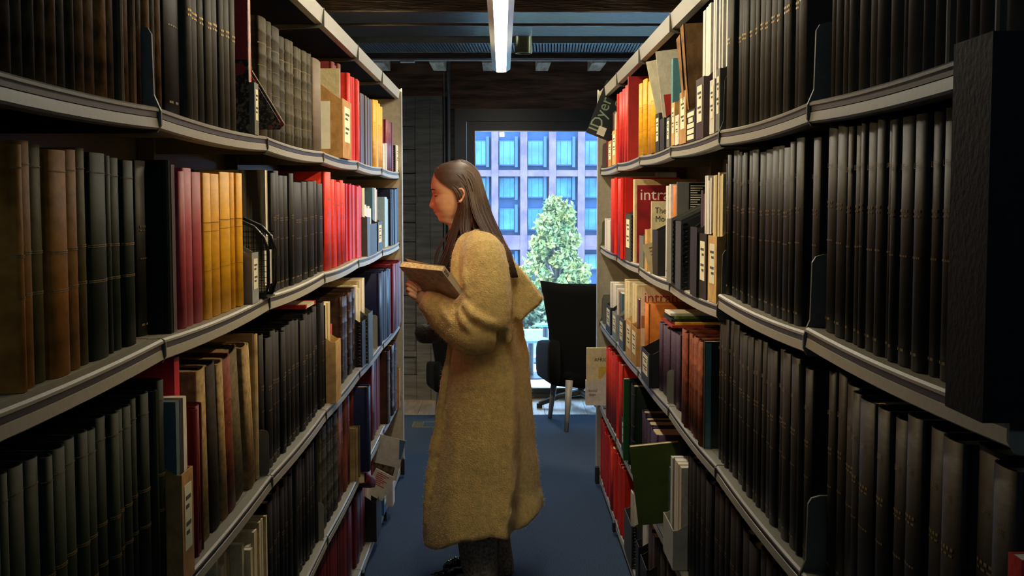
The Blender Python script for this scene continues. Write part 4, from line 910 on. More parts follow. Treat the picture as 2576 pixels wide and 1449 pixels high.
# ------------------------------------------------------------------ furniture by the window
blackfab = mat('black_velour', (9, 9, 11), .9, nscale=200, noise=.2, bump=.3, sheen=.03, spec=.15)
legwood = mat('pale_grey_wood_leg', (150, 146, 140), .45, nscale=12, noise=.12)
def grid_mesh(nm, rows, m, closed=True, smooth=True):
    n = len(rows[0]); vs = [p for r in rows for p in r]; fs = []
    for i in range(len(rows)-1):
        for j in range(n if closed else n-1):
            fs.append((i*n+j, i*n+(j+1) % n, (i+1)*n+(j+1) % n, (i+1)*n+j))
    if closed: fs.append(tuple(range(n))); fs.append(tuple((len(rows)-1)*n+j for j in range(n)))
    return mesh_from(nm, vs, fs, m, smooth)
def wing_chair(x, y, rz, label):
    r = empty('wing_armchair', (x, y, 0), (0, 0, rz), label, 'armchair', 'black wing armchairs')
    # seen from behind: back panel curved, wider at the top with wings; local -y faces the camera
    rows = []
    for i in range(13):
        t = i/12; z = .28+.69*t
        hw = .32+.115*t**1.4
        top = (.985-.31)
        row = []
        for j in range(25):
            s = -1+2*j/24; xx = s*hw
            yy = .05-.10*t + .16*abs(s)**2.6
            zz = z + (.035*abs(s)**2-.02)*t
            row.append((xx, yy, zz))
        for j in range(24, -1, -1):
            s = -1+2*j/24; xx = s*(hw-.03); yy = .13-.10*t+.17*abs(s)**2.6; row.append((xx, yy, z-.004+(.035*abs(s)**2-.02)*t))
        rows.append(row)
    link('backrest', grid_mesh('backrest', rows, blackfab), r)
    k = MB()
    seat = []
    for i, (z, g) in enumerate(((.29, .92), (.30, 1), (.36, 1.02), (.42, 1.0), (.45, .94))):
        seat.append([(.30*g*(abs(math.cos(a))**.6)*math.copysign(1, math.cos(a)), .33+.27*g*(abs(math.sin(a))**.6)*math.copysign(1, math.sin(a)), z) for a in [2*math.pi*j/28 for j in range(28)]])
    link('seat', grid_mesh('seat', seat, blackfab), r)
    for s in (-1, 1):
        rows = []
        for i in range(8):
            t = i/7; yy = .10+.42*t; top = .60-.05*t
            rows.append([(s*(.338+.040*math.copysign(abs(math.cos(a))**.5, math.cos(a))), yy, max(.29, (top+.30)/2+(top-.30)/2*math.copysign(abs(math.sin(a))**.6, math.sin(a)))) for a in [2*math.pi*j/16 for j in range(16)]])
        link('armrest', grid_mesh('armrest', rows, blackfab), r)
    for (lx, ly, tx, ty) in ((-.24, .10, -.27, .05), (.24, .10, .27, .05), (-.24, .52, -.27, .56), (.24, .52, .27, .56)):
        MB().tube([(lx, ly, .33), (tx, ty, 0)], [.026, .014], 8).build('leg', legwood, r, smooth=True)
    return r
p = PZ(1415, 1086, 0); wing_chair(p.x+.30, p.y-.002, math.radians(10), 'black wing armchair seen from behind in front of the window, right of the woman')
wing_chair(P(1083, 900, 8.3).x+.30, 8.25, math.radians(14), 'low black armchair mostly hidden behind the woman in the pale coat').scale = (.70, .70, .70)
# swivel seat behind the armchair
sw = empty('swivel_chair', (P(1462, 1015, 8.98).x, 8.98, 0), label='dark star-footed swivel chair half hidden behind the black armchair', cat='chair')
dkm = mat('dark_grey_metal', (56, 60, 66), .4, .3)
for q in range(4):
    a = math.radians(200+90*q)
    k = MB(); k.tube([(0, 0, .10), (.18*math.cos(a), .18*math.sin(a), .075), (.33*math.cos(a), .33*math.sin(a), .03)], [.026, .022, .018], 8); k.build('base_arm', dkm, sw)
    MB().box((.33*math.cos(a)-.02, .33*math.sin(a)-.02, 0), (.33*math.cos(a)+.02, .33*math.sin(a)+.02, .035)).build('glide', rubber, sw)
MB().tube([(0, 0, .08), (0, 0, .40)], .025, 12).build('column', dkm, sw, smooth=True)
MB().lathe([(0, .38), (.20, .38), (.235, .41), (.235, .45), (.20, .47), (0, .47)]).build('seat', blackfab, sw, smooth=True)
MB().prism([(.2*math.cos(a), .2*math.sin(a)) for a in [math.pi*j/12 for j in range(13)]]+[(.24*math.cos(a), .24*math.sin(a)) for a in [math.pi*j/12 for j in range(12, -1, -1)]], 2, .45, .64).build('backrest', blackfab, sw)
# floor socket box in the carpet
c = PZ(1075, 1069, 0); fb = empty('floor_box', c, label='flush metal floor socket box with striped lid in the blue carpet', cat='floor box')
brm = mat('brushed_steel', (150, 156, 140), .35, .7, bump=0)
k = MB(); k.box((-.10, -.10, 0), (.10, -.085, .006)).box((-.10, .085, 0), (.10, .10, .006)).box((-.10, -.085, 0), (-.085, .085, .006)).box((.085, -.085, 0), (.10, .085, .006)); k.build('frame', brm, fb)
MB().box((-.085, -.085, 0), (-.03, .085, .004)).build('lid', mat('dark_lid', (60, 62, 56), .5), fb); k = MB()
for q in range(3): MB().box((-.08, -.07+q*.05, .004), (-.035, -.045+q*.05, .006)).build('lid_strip', brm, fb)
MB().box((-.03, -.085, 0), (.085, .085, .003)).build('carpet_insert', carpet, fb)
MB().box((-.032, -.085, .003), (-.026, .085, .007)).build('divider', brm, fb)

# ------------------------------------------------------------------ outside the window
terr = mat('pale_terrace_stone', (225, 228, 230), .8, nscale=6, noise=.05)
o = MB().box((-6, YW+.26, -.10), (8, 12.4, -.02)).build('terrace', terr); o['kind'] = 'structure'
o = MB().box((-40, 12.4, -4.1), (40, 60, -4.0)).build('ground', mat('lawn_ground', (120, 140, 110), .9)); o['kind'] = 'structure'
o = MB().box((-3, 12.15, -.02), (3, 12.25, .22)).build('terrace_curb', mat('pale_curb', (170, 180, 190), .8)); o['kind'] = 'structure'
bluetop = mat('blue_table_top', (120, 170, 200), .35)
def round_table(px, py, Y, r_, z, label):
    c = P(px, py, Y); t_ = empty('terrace_table', (c.x, Y, -.02), label=label, cat='table', group='terrace tables outside')
    MB().lathe([(0, z), (r_, z), (r_, z+.02), (0, z+.02)], n=32).build('table_top', bluetop, t_)
    MB().tube([(0, 0, .01), (0, 0, z)], .025, 10).build('pedestal', dkm, t_); MB().lathe([(0, 0), (.2, 0), (.2, .012), (0, .015)]).build('table_foot', dkm, t_)
round_table(1335, 852, 10.6, .17, P(1335, 858, 10.6).z+.02, 'low round blue table outside, between coat and armchair')
round_table(1372, 820, 11.6, .10, P(1372, 820, 11.6).z+.02, 'small round blue table outside behind the larger one')
# building across the way
YF = 34.0
fac = empty('office_building', (0, YF, -4), label='rust-brick grid building with tall windows beyond the window', cat='building')
brick = mat('hazed_rust_facade', (112, 90, 118), .85, nscale=3, noise=.12)  # rust brick with the blue haze of the view mixed into its colour
panel = mat('blue_grey_spandrel', (60, 100, 156), .5, nscale=2, noise=.05, bump=0)
fglass = mat('office_glass', (84, 140, 176), .15, nscale=2, noise=.15, bump=0)
fram = mat('blue_steel_mullion', (66, 100, 150), .5, bump=0)
sc_ = YF/F
colx = [1096, 1166, 1237, 1320-2, 1391-0, 1462-0, 1533, 1604, 1675, 1746]
colx = [P(1245+72.5*i-2.0*72.5*0, 400, YF).x for i in range(-9, 12)]
def zpix(y): return P(VPX, y, YF).z+4
fl_z = [(zpix(440), zpix(426)), (zpix(604), zpix(588)), (zpix(262), zpix(248)), (zpix(770), zpix(750))]
bt = 12.0
MB().box((colx[0], .5, 0), (colx[-1], 1.5, bt)).build('core_wall', panel, fac)
for x in colx: MB().box((x-.095, -.1, 0), (x+.095, .5, bt)).build('column', brick, fac)
for (a, b) in [(zpix(444), zpix(428)), (zpix(628), zpix(592)), (zpix(268), zpix(250)), (zpix(800), zpix(770))]:
    MB().box((colx[0], -.08, a), (colx[-1], .5, b)).build('floor_band', brick, fac)
wins = [(zpix(416), zpix(352)), (zpix(498), zpix(446)), (zpix(580), zpix(524)), (zpix(680), zpix(640))]
for i in range(len(colx)-1):
    xa, xb = colx[i]+.095, colx[i+1]-.095
    if proj((xa, YF, 0))[0] > 1700 or proj((xb, YF, 0))[0] < 1000: continue
    for (a, b) in wins:
        wv = xa+(xb-xa)*.74
        f_ = MB().box((xa+.02, .25, a), (wv, .48, b)).build('window', fram, fac)
        for (u0, u1) in ((.02, .26), (.28, .70), (.72, .98)):
            q0 = xa+.02+(wv-xa-.02)*u0; q1 = xa+.02+(wv-xa-.02)*u1
            MB().box((q0, .22, a+.03), (q1, .26, b-.03)).build('pane', fglass, f_)
        MB().box((wv+.01, .1, a-.05), (wv+.09, .5, b+.1)).build('fin', fram, fac)
# the bright tree
random.seed(11)
leafm = mat('pale_autumn_leaf', (178, 168, 92), .7, nscale=9, noise=.15, bump=0, rgb2=(120, 146, 92))
bark = mat('grey_bark', (110, 100, 86), .9)
def tree(px, ytop, Y, base, prof, nleaf, label, m, name='tree'):
    s = F/Y; x0 = P(px, 600, Y).x; tz = P(px, ytop, Y).z
    r = empty(name, (x0, Y, base), label=label, cat='tree')
    MB().tube([(0, 0, 0), (.05, 0, (tz-base)*.5), (0, 0, tz-base-.3)], [.10, .07, .015], 8).build('trunk', bark, r, smooth=True)
    k = MB()
    # sub-clumps along the silhouette
    cl = []
    for _ in range(170):
        py = random.uniform(prof[0][0], prof[-1][0]); hw = np.interp(py, [q[0] for q in prof], [q[1] for q in prof])
        u = random.uniform(-1, 1); c = P(px+hw*u*.85, py, Y)
        cl.append((c.x-x0, random.uniform(-.8, .8)*hw/s*.7, c.z-base, random.uniform(.06, .16)))
    for (cx, cy, cz, cr) in cl:
        k2 = 5
        for _ in range(nleaf//170):
            d = Vector((random.gauss(0, 1), random.gauss(0, 1), random.gauss(0, 1))).normalized()*cr*random.random()**.4
            c = Vector((cx, cy, cz))+d; L_ = random.uniform(.025, .05)
            a = Vector((random.gauss(0, 1), random.gauss(0, 1), random.gauss(0, 1))).normalized(); b = a.cross(Vector((random.gauss(0, 1), random.gauss(0, 1), random.gauss(0, 1)))).normalized()
            k.add([c-a*L_, c+b*L_*.5, c+a*L_, c-b*L_*.5], [(0, 1, 2, 3)])
    f_ = k.build('foliage', m, r); f_['kind'] = 'stuff'
    br = MB()
    for (cx, cy, cz, cr) in cl[::3]: br.tube([(.02, 0, max(.2, cz-.5)), (cx*.6, cy*.6, cz-.15), (cx, cy, cz)], [.022, .014, .006], 5)
    bb = br.build('branches', bark, r); bb['kind'] = 'stuff'
tree(1400, 505, 16.0, -4.0, [(508, 12), (540, 38), (590, 44), (625, 62), (665, 92), (720, 120), (800, 140), (900, 140)], 17000, 'pale yellow-green tree outside the window above the black armchair', leafm)
hm = mat('hedge_leaf', (130, 146, 110), .8, nscale=4, noise=.2, bump=0)
tree(1330, 765, 13.2, -4.0, [(770, 60), (800, 110), (900, 130), (990, 130)], 7000, 'pale hedge-like bush outside just beyond the terrace edge', hm, 'bush')
# ------------------------------------------------------------------ the woman
YPn = 4.84
random.seed(5)
def W_(px, py, dy=0.0): return P(px, py, YPn+dy)
woman = empty('person', (W_(1215, 1449).x, YPn, 0), label='woman in a long cream fuzzy coat reading a book in the aisle', cat='person')
O0 = woman.location.copy()
def loc(v): return (v[0]-O0.x, v[1]-O0.y, v[2]-O0.z)
def ev_mesh(o, nm):
    dg = bpy.context.evaluated_depsgraph_get(); dg.update()
    me = bpy.data.meshes.new_from_object(o.evaluated_get(dg)); me.name = nm; bpy.data.objects.remove(o); return me
def skin_mesh(verts, edges, radii, root=0, sub=2):
    me = bpy.data.meshes.new('skin'); me.from_pydata([tuple(v) for v in verts], edges, []); o = bpy.data.objects.new('skin', me); col.objects.link(o)
    sm = o.modifiers.new('s', 'SKIN'); sm.use_smooth_shade = True
    for i, rr_ in enumerate(radii):
        sv_ = me.skin_vertices[0].data[i]; sv_.radius = rr_ if isinstance(rr_, tuple) else (rr_, rr_); sv_.use_root = (i == root)
    s_ = o.modifiers.new('d', 'SUBSURF'); s_.levels = sub; s_.render_levels = sub
    return ev_mesh(o, 'skin')
skin = mat('skin', (208, 160, 118), .5, nscale=30, noise=.04, bump=.03, spec=.35)
skin.node_tree.nodes['Principled BSDF'].inputs['Subsurface Weight'].default_value = .05
skin.node_tree.nodes['Principled BSDF'].inputs['Subsurface Radius'].default_value = (.01, .004, .002)
# --- head: rings over height, front follows the profile of the face
def wx(px, py): return W_(px, py).x
zof = lambda py: W_(1150, py).z
prof = [(404, 1148), (410, 1118), (420, 1102), (435, 1092), (448, 1087), (458, 1085), (468, 1084.2), (476, 1084.6), (482, 1086), (488, 1088), (494, 1087), (500, 1085), (507, 1082.5), (513, 1080.2), (517, 1079.3), (520, 1080.2), (523, 1083.5), (525.5, 1089.5), (528, 1090.5), (531, 1091), (533, 1093), (534.3, 1096), (536, 1094.4), (539, 1094.6), (542, 1097), (545.5, 1100.8), (549, 1101.6), (553, 1102.5), (557, 1106), (560, 1113), (563, 1122), (568, 1128), (580, 1131), (600, 1133), (625, 1134)]
basep = [(404, 1148), (410, 1118), (420, 1102), (435, 1092), (448, 1087.5), (458, 1086), (468, 1085.5), (476, 1087), (482, 1090), (488, 1092.5), (500, 1092.5), (513, 1092.5), (523, 1093.5), (528, 1094.5), (534, 1098), (540, 1099.5), (546, 1102.5), (553, 1104), (557, 1107), (560, 1113), (563, 1122), (568, 1128), (580, 1131), (600, 1133), (625, 1134)]
backp = [(404, 1152), (410, 1172), (420, 1188), (435, 1199), (455, 1206), (475, 1208), (495, 1205), (515, 1198), (535, 1191), (550, 1187), (570, 1186), (600, 1192), (625, 1200)]
widp = [(404, 3), (410, 24), (420, 35), (435, 43), (455, 47.5), (475, 48), (495, 46.5), (510, 44.5), (525, 41), (540, 35), (550, 29), (557, 27), (563, 29), (575, 31), (600, 36), (625, 48)]
ip = lambda y, t: float(np.interp(y, [q[0] for q in t], [q[1] for q in t]))
S = F/YPn
ys_ = sorted(set([404+i*2.2 for i in range(101)] + [q[0] for q in prof]))
ys_ = [y for y in ys_ if y <= 625]
NT = 72
rows = []
eye_z = 490.5
for y in ys_:
    f, b, k_, w = ip(y, prof), ip(y, basep), ip(y, backp), ip(y, widp)
    c = b+(k_-b)*.52; row = []
    for j in range(NT):
        a = 2*math.pi*j/NT            # 0 = front
        ca, sa = math.cos(a), math.sin(a)
        e = .80 if ca > 0 else .95
        lat = w*math.copysign(abs(sa)**e, sa)
        x = c-(c-b)*math.copysign(abs(ca)**e, ca) if ca > 0 else c+(k_-c)*abs(ca)**e
        # nose, lips and chin ridge
        sig = 5.5 if y < 500 else (7.5 if y < 524 else (10.5 if y < 545 else 13))
        if ca > 0: x += (f-b)*math.exp(-(lat/sig)**2)
        if 508 < y < 526: x += -3.0*math.exp(-((abs(lat)-8)/3.0)**2)*math.exp(-((y-518)/4.5)**2)*(ca > 0)
        # eye sockets, cheekbones
        if ca > 0:
            x += 4.2*math.exp(-((abs(lat)-19)/10)**2-((y-eye_z)/6.5)**2)
            x -= 3.0*math.exp(-((abs(lat)-27)/10)**2-((y-506)/9)**2)
            x -= 1.6*math.exp(-((abs(lat)-18)/11)**2-((y-480)/4)**2)
            x += 2.0*math.exp(-((abs(lat)-22)/8)**2-((y-532)/10)**2)
        p_ = W_(x, y); row.append(loc((p_.x, YPn-lat/S*1.0, p_.z)))
    rows.append(row)
head_me = grid_mesh('body', rows, skin)
# --- hidden torso, legs, arms and hands as one skin
def V(px, py, dy=0.0): return Vector(loc(W_(px, py, dy)))
verts = []; edges = []; rad = []
def add(p, r_, par=None):
    verts.append(p); rad.append(r_)
    if par is not None: edges.append((par, len(verts)-1))
    return len(verts)-1
pel = add(V(1215, 950), (.12, .10)); ch = add(V(1200, 760), (.12, .10), pel); sh_ = add(V(1185, 640), (.10, .08), ch); nk = add(V(1165, 598), (.045, .045), sh_)
for s in (-1, 1):
    hp = add(V(1215, 990, s*.09), .08, pel); kn = add(V(1210, 1200, s*.09), .06, hp); an = add(V(1205 if s < 0 else 1262, 1425, s*.10), .042, kn)
    toe = add(V(1160 if s < 0 else 1225, 1462, s*.10), (.035, .025), an)
sn = add(V(1205, 640, -.16), .055, sh_); el = add(V(1225, 815, -.20), .048, sn); wr = add(V(1062, 752, -.21), .026, el)
sf = add(V(1195, 640, .16), .055, sh_); elf = add(V(1190, 810, .18), .048, sf); wf = add(V(1085, 745, .08), .026, elf)
pm = add(V(1047, 742, -.21), (.030, .017), wr); pmf = add(V(1068, 730, .05), (.030, .017), wf)
body_me = skin_mesh(verts, edges, rad, 0, 2)
meshes = [head_me, body_me]
def finger(chain, rr_, base_r):
    vs = [Vector(c) for c in chain]; return skin_mesh(vs, [(i, i+1) for i in range(len(vs)-1)], rr_, 0, 2)
FN = [((1052, 728), (1039, 716), (1029, 709), (1024, 712)), ((1050, 735), (1036, 723), (1025, 714), (1022, 720)), ((1048, 743), (1036, 734), (1026, 726), (1024, 733)), ((1048, 751), (1039, 745), (1031, 739), (1029, 744))]
for i, ch_ in enumerate(FN):
    dys = (-.085, -.075, -.065, -.058) if i == 0 else ((-.10, -.10, -.092, -.08) if i == 1 else ((-.115, -.122, -.118, -.104) if i == 2 else (-.125, -.136, -.134, -.122)))
    meshes.append(finger([V(px, py, d-.115) for (px, py), d in zip(ch_, dys)], [.0105, .0095, .0085, .0065], .01))
meshes.append(finger([V(1058, 735, -.20), V(1050, 722, -.185), V(1042, 712, -.17)], [.0115, .0105, .008], .01))   # thumb behind the book
for i in range(4):   # far hand under the far edge of the book
    meshes.append(finger([V(1072-3*i, 724+4*i, .06-.02*i), V(1055-3*i, 714+4*i, .04-.015*i), V(1044-3*i, 706+4*i, .03-.01*i), V(1039-2*i, 703+4*i, .02-.01*i)], [.0105, .0095, .0085, .0065], .01))
meshes.append(finger([V(1075, 722, .07), V(1066, 706, .07), V(1060, 698, .06)], [.0115, .0105, .008], .01))
bmx = bmesh.new()
for me in meshes: bmx.from_mesh(me)
bod = bpy.data.meshes.new('body'); bmx.to_mesh(bod); bmx.free(); bod.materials.clear(); bod.materials.append(skin)
bod.polygons.foreach_set('use_smooth', [True]*len(bod.polygons)); bod.polygons.foreach_set('material_index', [0]*len(bod.polygons))
link('body', bod, woman)
# face parts
white_eye = mat('eye_white', (216, 206, 196), .2, bump=0); iris = mat('dark_iris', (40, 26, 18), .15, bump=0); lipm = mat('lips', (168, 86, 74), .4, bump=.02); browm = mat('brow_hair', (58, 40, 28), .8); lash = mat('lash', (22, 16, 12), .7)
def on_face(px, py, latpx): p_ = W_(px, py); return Vector(loc((p_.x, YPn-latpx/S, p_.z)))
def ellipsoid(nm, c, r3, m, parent=woman, rot=None, n=14, cut=1.0):
    vs = []; fs = []
    for i in range(n+1):
        t_ = math.pi*i/n*cut
        for j in range(2*n):
            a = math.pi*j/n; vs.append((r3[0]*math.sin(t_)*math.cos(a), r3[1]*math.sin(t_)*math.sin(a), r3[2]*math.cos(t_)))
    for i in range(n):
        for j in range(2*n): fs.append((i*2*n+j, i*2*n+(j+1) % (2*n), (i+1)*2*n+(j+1) % (2*n), (i+1)*2*n+j))
    o = link(nm, mesh_from(nm, vs, fs, m, True), parent, c, rot); return o
for s in (1, -1):
    ey = ellipsoid('eye', on_face(1103.6, 491, s*19), (.012, .0115, .0115), white_eye)
    ellipsoid('iris', Vector((-.0085, s*.004, -.004)), (.0048, .0052, .0052), iris, ey)
    # upper lid lowered: she looks down
    lid = ellipsoid('eyelid', on_face(1103.4, 490.8, s*19), (.0130, .0125, .0124), skin, cut=.52, rot=(0, math.radians(-12), 0))
    k = MB(); pts = []
    k.tube([on_face(1096.2, 490.8, s*14), on_face(1094.6, 492.6, s*19), on_face(1098.6, 492.8, s*25), on_face(1104, 491.8, s*28)], [.0012, .0018, .0018, .0010], 6); k.build('eyelashes', lash, woman)
    k = MB(); k.tube([on_face(1085, 480.5, s*9), on_face(1085.6, 477.6, s*17), on_face(1090.6, 476.2, s*26), on_face(1097, 478.5, s*33)], [.0022, .0034, .0030, .0010], 6, flat=.5); k.build('eyebrow', browm, woman)
# lips as a thin coloured skin over the mouth
for (yc, dy_, hx, r_) in ((531.6, 0, 1092.3, 3.0), (538.6, 0, 1096.2, 3.6)):
    k = MB(); pts = []; rr_ = []
    for q in range(9):
        u = -1+2*q/8; pts.append(on_face(hx+9.0*abs(u)**1.8+1.2, yc+(1.6 if yc < 535 else -2.6)*abs(u)**1.5, u*15)); rr_.append((r_*(1-.82*abs(u)**1.6))/S)
    k.tube(pts, rr_, 8, side=(1, 0, 0)); k.build('lip', lipm, woman, smooth=True)
# ear (near side and far side)
for s in (1, -1):
    k = MB()
    ou = [(1153, 480), (1157, 476), (1163, 475.5), (1168, 480), (1169, 488), (1167, 496), (1163, 503), (1159, 507), (1156, 507)]
    k.tube([on_face(px, py, s*(50+i*.9)) for i, (px, py) in enumerate(ou)], [.0035, .0045, .005, .005, .0048, .0045, .0045, .0055, .004], 8)
    k.tube([on_face(px, py, s*48) for (px, py) in ((1158, 478), (1160, 485), (1160, 494), (1157, 503))], [.006, .011, .010, .006], 8, flat=.6)
    k.build('ear', mat('ear_skin', (214, 150, 118), .5, noise=.03), woman, smooth=True)
ellipsoid('earring', on_face(1153.5, 509, 51), (.003, .003, .004), gold, n=8)
# --- hair
hairm = bpy.data.materials.new('dark_brown_hair'); hairm.use_nodes = True; t = hairm.node_tree; b = t.nodes['Principled BSDF']; b.inputs['Roughness'].default_value = .5; b.inputs['Specular IOR Level'].default_value = .5
oi = t.nodes.new('ShaderNodeTexCoord'); nz = t.nodes.new('ShaderNodeTexNoise'); nz.inputs['Scale'].default_value = 90; rp_ = t.nodes.new('ShaderNodeValToRGB'); rp_.color_ramp.elements[0].color = lin((40, 26, 16)); rp_.color_ramp.elements[1].color = lin((78, 54, 34))
t.links.new(oi.outputs['Object'], nz.inputs['Vector']); t.links.new(nz.outputs[0], rp_.inputs[0]); t.links.new(rp_.outputs[0], b.inputs['Base Color']); MATS['hair'] = hairm
hair = MB()
# cap following the skull, from the hairline back
capr = []
sm0 = lambda y: max(0, min(1, (545-y)/40))
for y in [403+i*4 for i in range(40)]:
    if y > 560: break
    tp = sm0(y); k_, w = ip(y, backp)+5*tp-4*(1-tp), ip(max(y, 408), widp)+4.5*tp-5*(1-tp)
    fr_ = float(np.interp(y, [403, 410, 420, 432, 445, 460, 475, 490, 510, 540, 560], [1144, 1114, 1099, 1093, 1098, 1116, 1140, 1160, 1166, 1164, 1160]))
    f0 = ip(y, basep); c = f0+(ip(y, backp)-f0)*.52; row = []
    for j in range(40):
        u = -1+2*j/39        # -1 near hairline, through the back, to the far hairline
        a0 = math.acos(max(-1, min(1, (c-fr_)/(c-f0+3)))) if fr_ < c else math.pi-math.acos(max(-1, min(1, (fr_-c)/(k_-c))))
        a = a0+(math.pi-a0)*(u+1) if False else a0+(2*math.pi-2*a0)*(u+1)/2
        ca, sa = math.cos(a), math.sin(a); lat = w*math.copysign(abs(sa)**.9, sa)
        x = c-(c-f0+3)*math.copysign(abs(ca)**.85, ca) if ca > 0 else c+(k_-c)*abs(ca)**.95
        p_ = W_(x, y); row.append(loc((p_.x, YPn-lat/S, p_.z)))
    capr.append(row)
link('hair_cap', grid_mesh('hair_cap', capr, hairm, closed=False), woman)
def strand(pts, r0, r1, flat=.45):
    P3 = [on_face(*q) for q in pts]; n = 12; out = []
    # Catmull-Rom
    q = [P3[0]]+P3+[P3[-1]]
    for i in range(1, len(q)-2):
        for k_ in range(4):
            u = k_/4
            out.append(.5*((2*q[i])+(-q[i-1]+q[i+1])*u+(2*q[i-1]-5*q[i]+4*q[i+1]-q[i+2])*u*u+(-q[i-1]+3*q[i]-3*q[i+1]+q[i+2])*u**3))
    out.append(P3[-1]); m_ = len(out)
    R_ = [r0*(.55+.45*min(1, 3*i/m_)) if i < m_*.6 else r0+(r1-r0)*((i/m_-.6)/.4) for i in range(m_)]
    hair.tube(out, R_, 5, cap=True, side=(0, 1, 0))
def jit(pts, j):
    ox, oy, ol = random.gauss(0, j), random.gauss(0, j*.6), random.gauss(0, j)
    return [(x+ox*(.3+.7*i/len(pts)), y+oy*(.3+.7*i/len(pts)), l+ol*(.3+.7*i/len(pts))) for i, (x, y, l) in enumerate(pts)]
def lerp_paths(A, B, u): return [tuple(a+(b-a)*u for a, b in zip(p_, q_)) for p_, q_ in zip(A, B)]
for s in (1, -1):
    # outer back curtain: from the parting over the back of the head and down the back
    A = [(1120, 411, 4), (1165, 404, 10*1), (1200, 428, 18), (1216, 470, 24), (1234, 530, 34), (1262, 594, 62), (1287, 645, 96), (1301, 690, 104)]
    B = [(1100, 428, 22), (1132, 424, 36), (1166, 445, 48), (1180, 490, 56), (1192, 540, 72), (1218, 584, 102), (1256, 630, 124), (1287, 690, 124)]
    for i in range(190):
        u = random.random(); pth = lerp_paths(A, B, u)
        cut = random.uniform(.0, 1)
        pth = jit(pth, 1.6); 
        if cut < .25: pth = pth[:-1]
        strand([(x, y, s*l) for (x, y, l) in pth], random.uniform(1.3, 2.8)/S, .5/S)
    # front curtain: from the front hairline, over the top of the ear, behind the jaw and down in front of the shoulder
    A = [(1098, 430, 20), (1118, 452, 40), (1145, 474, 49), (1164, 500, 51), (1162, 530, 50), (1158, 565, 54), (1162, 600, 76), (1158, 640, 92)]
    B = [(1110, 420, 24), (1150, 436, 46), (1178, 470, 51), (1184, 520, 54), (1184, 560, 58), (1186, 585, 72), (1194, 600, 96), (1182, 622, 112)]
    for i in range(80):
        u = random.random(); pth = jit(lerp_paths(A, B, u), 1.6)
        strand([(x, y, s*l) for (x, y, l) in pth], random.uniform(1.4, 2.8)/S, .5/S)
    A = [(1096, 434, 22), (1116, 458, 40), (1146, 478, 49.5), (1158, 512, 49), (1150, 545, 42), (1138, 580, 40), (1124, 625, 46), (1104, 672, 44)]
    B = [(1104, 424, 26), (1130, 450, 46), (1160, 480, 51), (1170, 520, 53), (1160, 560, 52), (1150, 600, 60), (1138, 645, 66), (1118, 690, 58)]
    for i in range(40):
        u = random.random(); pth = jit(lerp_paths(A, B, u), 2.2)
        if random.random() < .3: pth = pth[:-1]
        strand([(x, y, s*l) for (x, y, l) in pth], random.uniform(1.6, 3.4)/S, .4/S)
    A = [(1130, 430, 40), (1170, 460, 50), (1186, 510, 54), (1192, 550, 58), (1200, 585, 66), (1210, 612, 78)]
    B = [(1150, 415, 28), (1190, 440, 40), (1204, 490, 44), (1214, 540, 48), (1226, 575, 60), (1240, 606, 76)]
    for i in range(70):
        strand([(x, y, s*l) for (x, y, l) in jit(lerp_paths(A, B, random.random()), 1.6)], random.uniform(1.6, 3.0)/S, 1.4/S)
for i in range(9):    # loose fly-away strands under the chin and at the tips
    x = random.uniform(1098, 1128)
    strand([(1150, 540, 44), (1138, 570, 42), (x+6, 620, 40), (x-4, 660, 38), (x+random.uniform(-6, 12), 700, 40)], 1.0/S, .4/S)
ho = hair.build('hair_strands', hairm, woman, smooth=True); ho['kind'] = 'stuff'
# --- black sweater
rows = []
for (py, xl, xr, hd) in ((572, 1140, 1192, .06), (590, 1134, 1205, .085), (610, 1128, 1225, .12), (650, 1116, 1250, .15), (700, 1112, 1262, .16), (760, 1130, 1268, .16), (850, 1152, 1272, .165), (960, 1146, 1285, .17)):
    c = W_((xl+xr)/2, py); hw = (xr-xl)/2/S
    rows.append([loc((c.x+hw*math.cos(a), YPn+hd*math.sin(a), c.z)) for a in [2*math.pi*j/32 for j in range(32)]])
link('black_sweater', grid_mesh('black_sweater', rows, mat('black_knit', (18, 17, 18), .85, nscale=120, noise=.2, bump=.4)), woman)
# --- coat: torso + sleeves + cape collar, fused by a voxel remesh
coat_vs = MB()
def ring_loft(table, n=64, mod=None):
    rows = []
    for (py, xl, xr, hd) in table:
        c = W_((xl+xr)/2, py); hw = (xr-xl)/2/S; row = []
        for j in range(n):
            a = 2*math.pi*j/n; e = .9
            x = c.x+hw*math.copysign(abs(math.cos(a))**e, math.cos(a)); y = YPn+hd*math.copysign(abs(math.sin(a))**e, math.sin(a)); z = c.z
            if mod: x, y, z = mod(x, y, z, a, py)
            row.append(loc((x, y, z)))
        rows.append(row)
    m_ = len(rows); vs = [p_ for r_ in rows for p_ in r_]; fs = []
    for i in range(m_-1):
        for j in range(n): fs.append((i*n+j, i*n+(j+1) % n, (i+1)*n+(j+1) % n, (i+1)*n+j))
    fs.append(tuple(range(n))); fs.append(tuple((m_-1)*n+j for j in range(n)))
    coat_vs.add(vs, fs)
tab = [(600, 1158, 1262, .13), (622, 1150, 1276, .165), (650, 1146, 1284, .18), (700, 1144, 1292, .19), (760, 1146, 1303, .195), (830, 1147, 1318, .20), (890, 1138, 1330, .205), (960, 1124, 1336, .215), (1040, 1108, 1342, .225), (1120, 1093, 1350, .235), (1200, 1080, 1358, .245), (1270, 1070, 1364, .255), (1320, 1064, 1368, .26), (1368, 1064, 1372, .265)]
tt = []
for i in range(len(tab)-1):
    for k_ in range(3): tt.append(tuple(tab[i][q]+(tab[i+1][q]-tab[i][q])*k_/3 for q in range(4)))
tt.append(tab[-1])
def sm(e0, e1, v):
    u = max(0, min(1, (v-e0)/(e1-e0))); return u*u*(3-2*u)
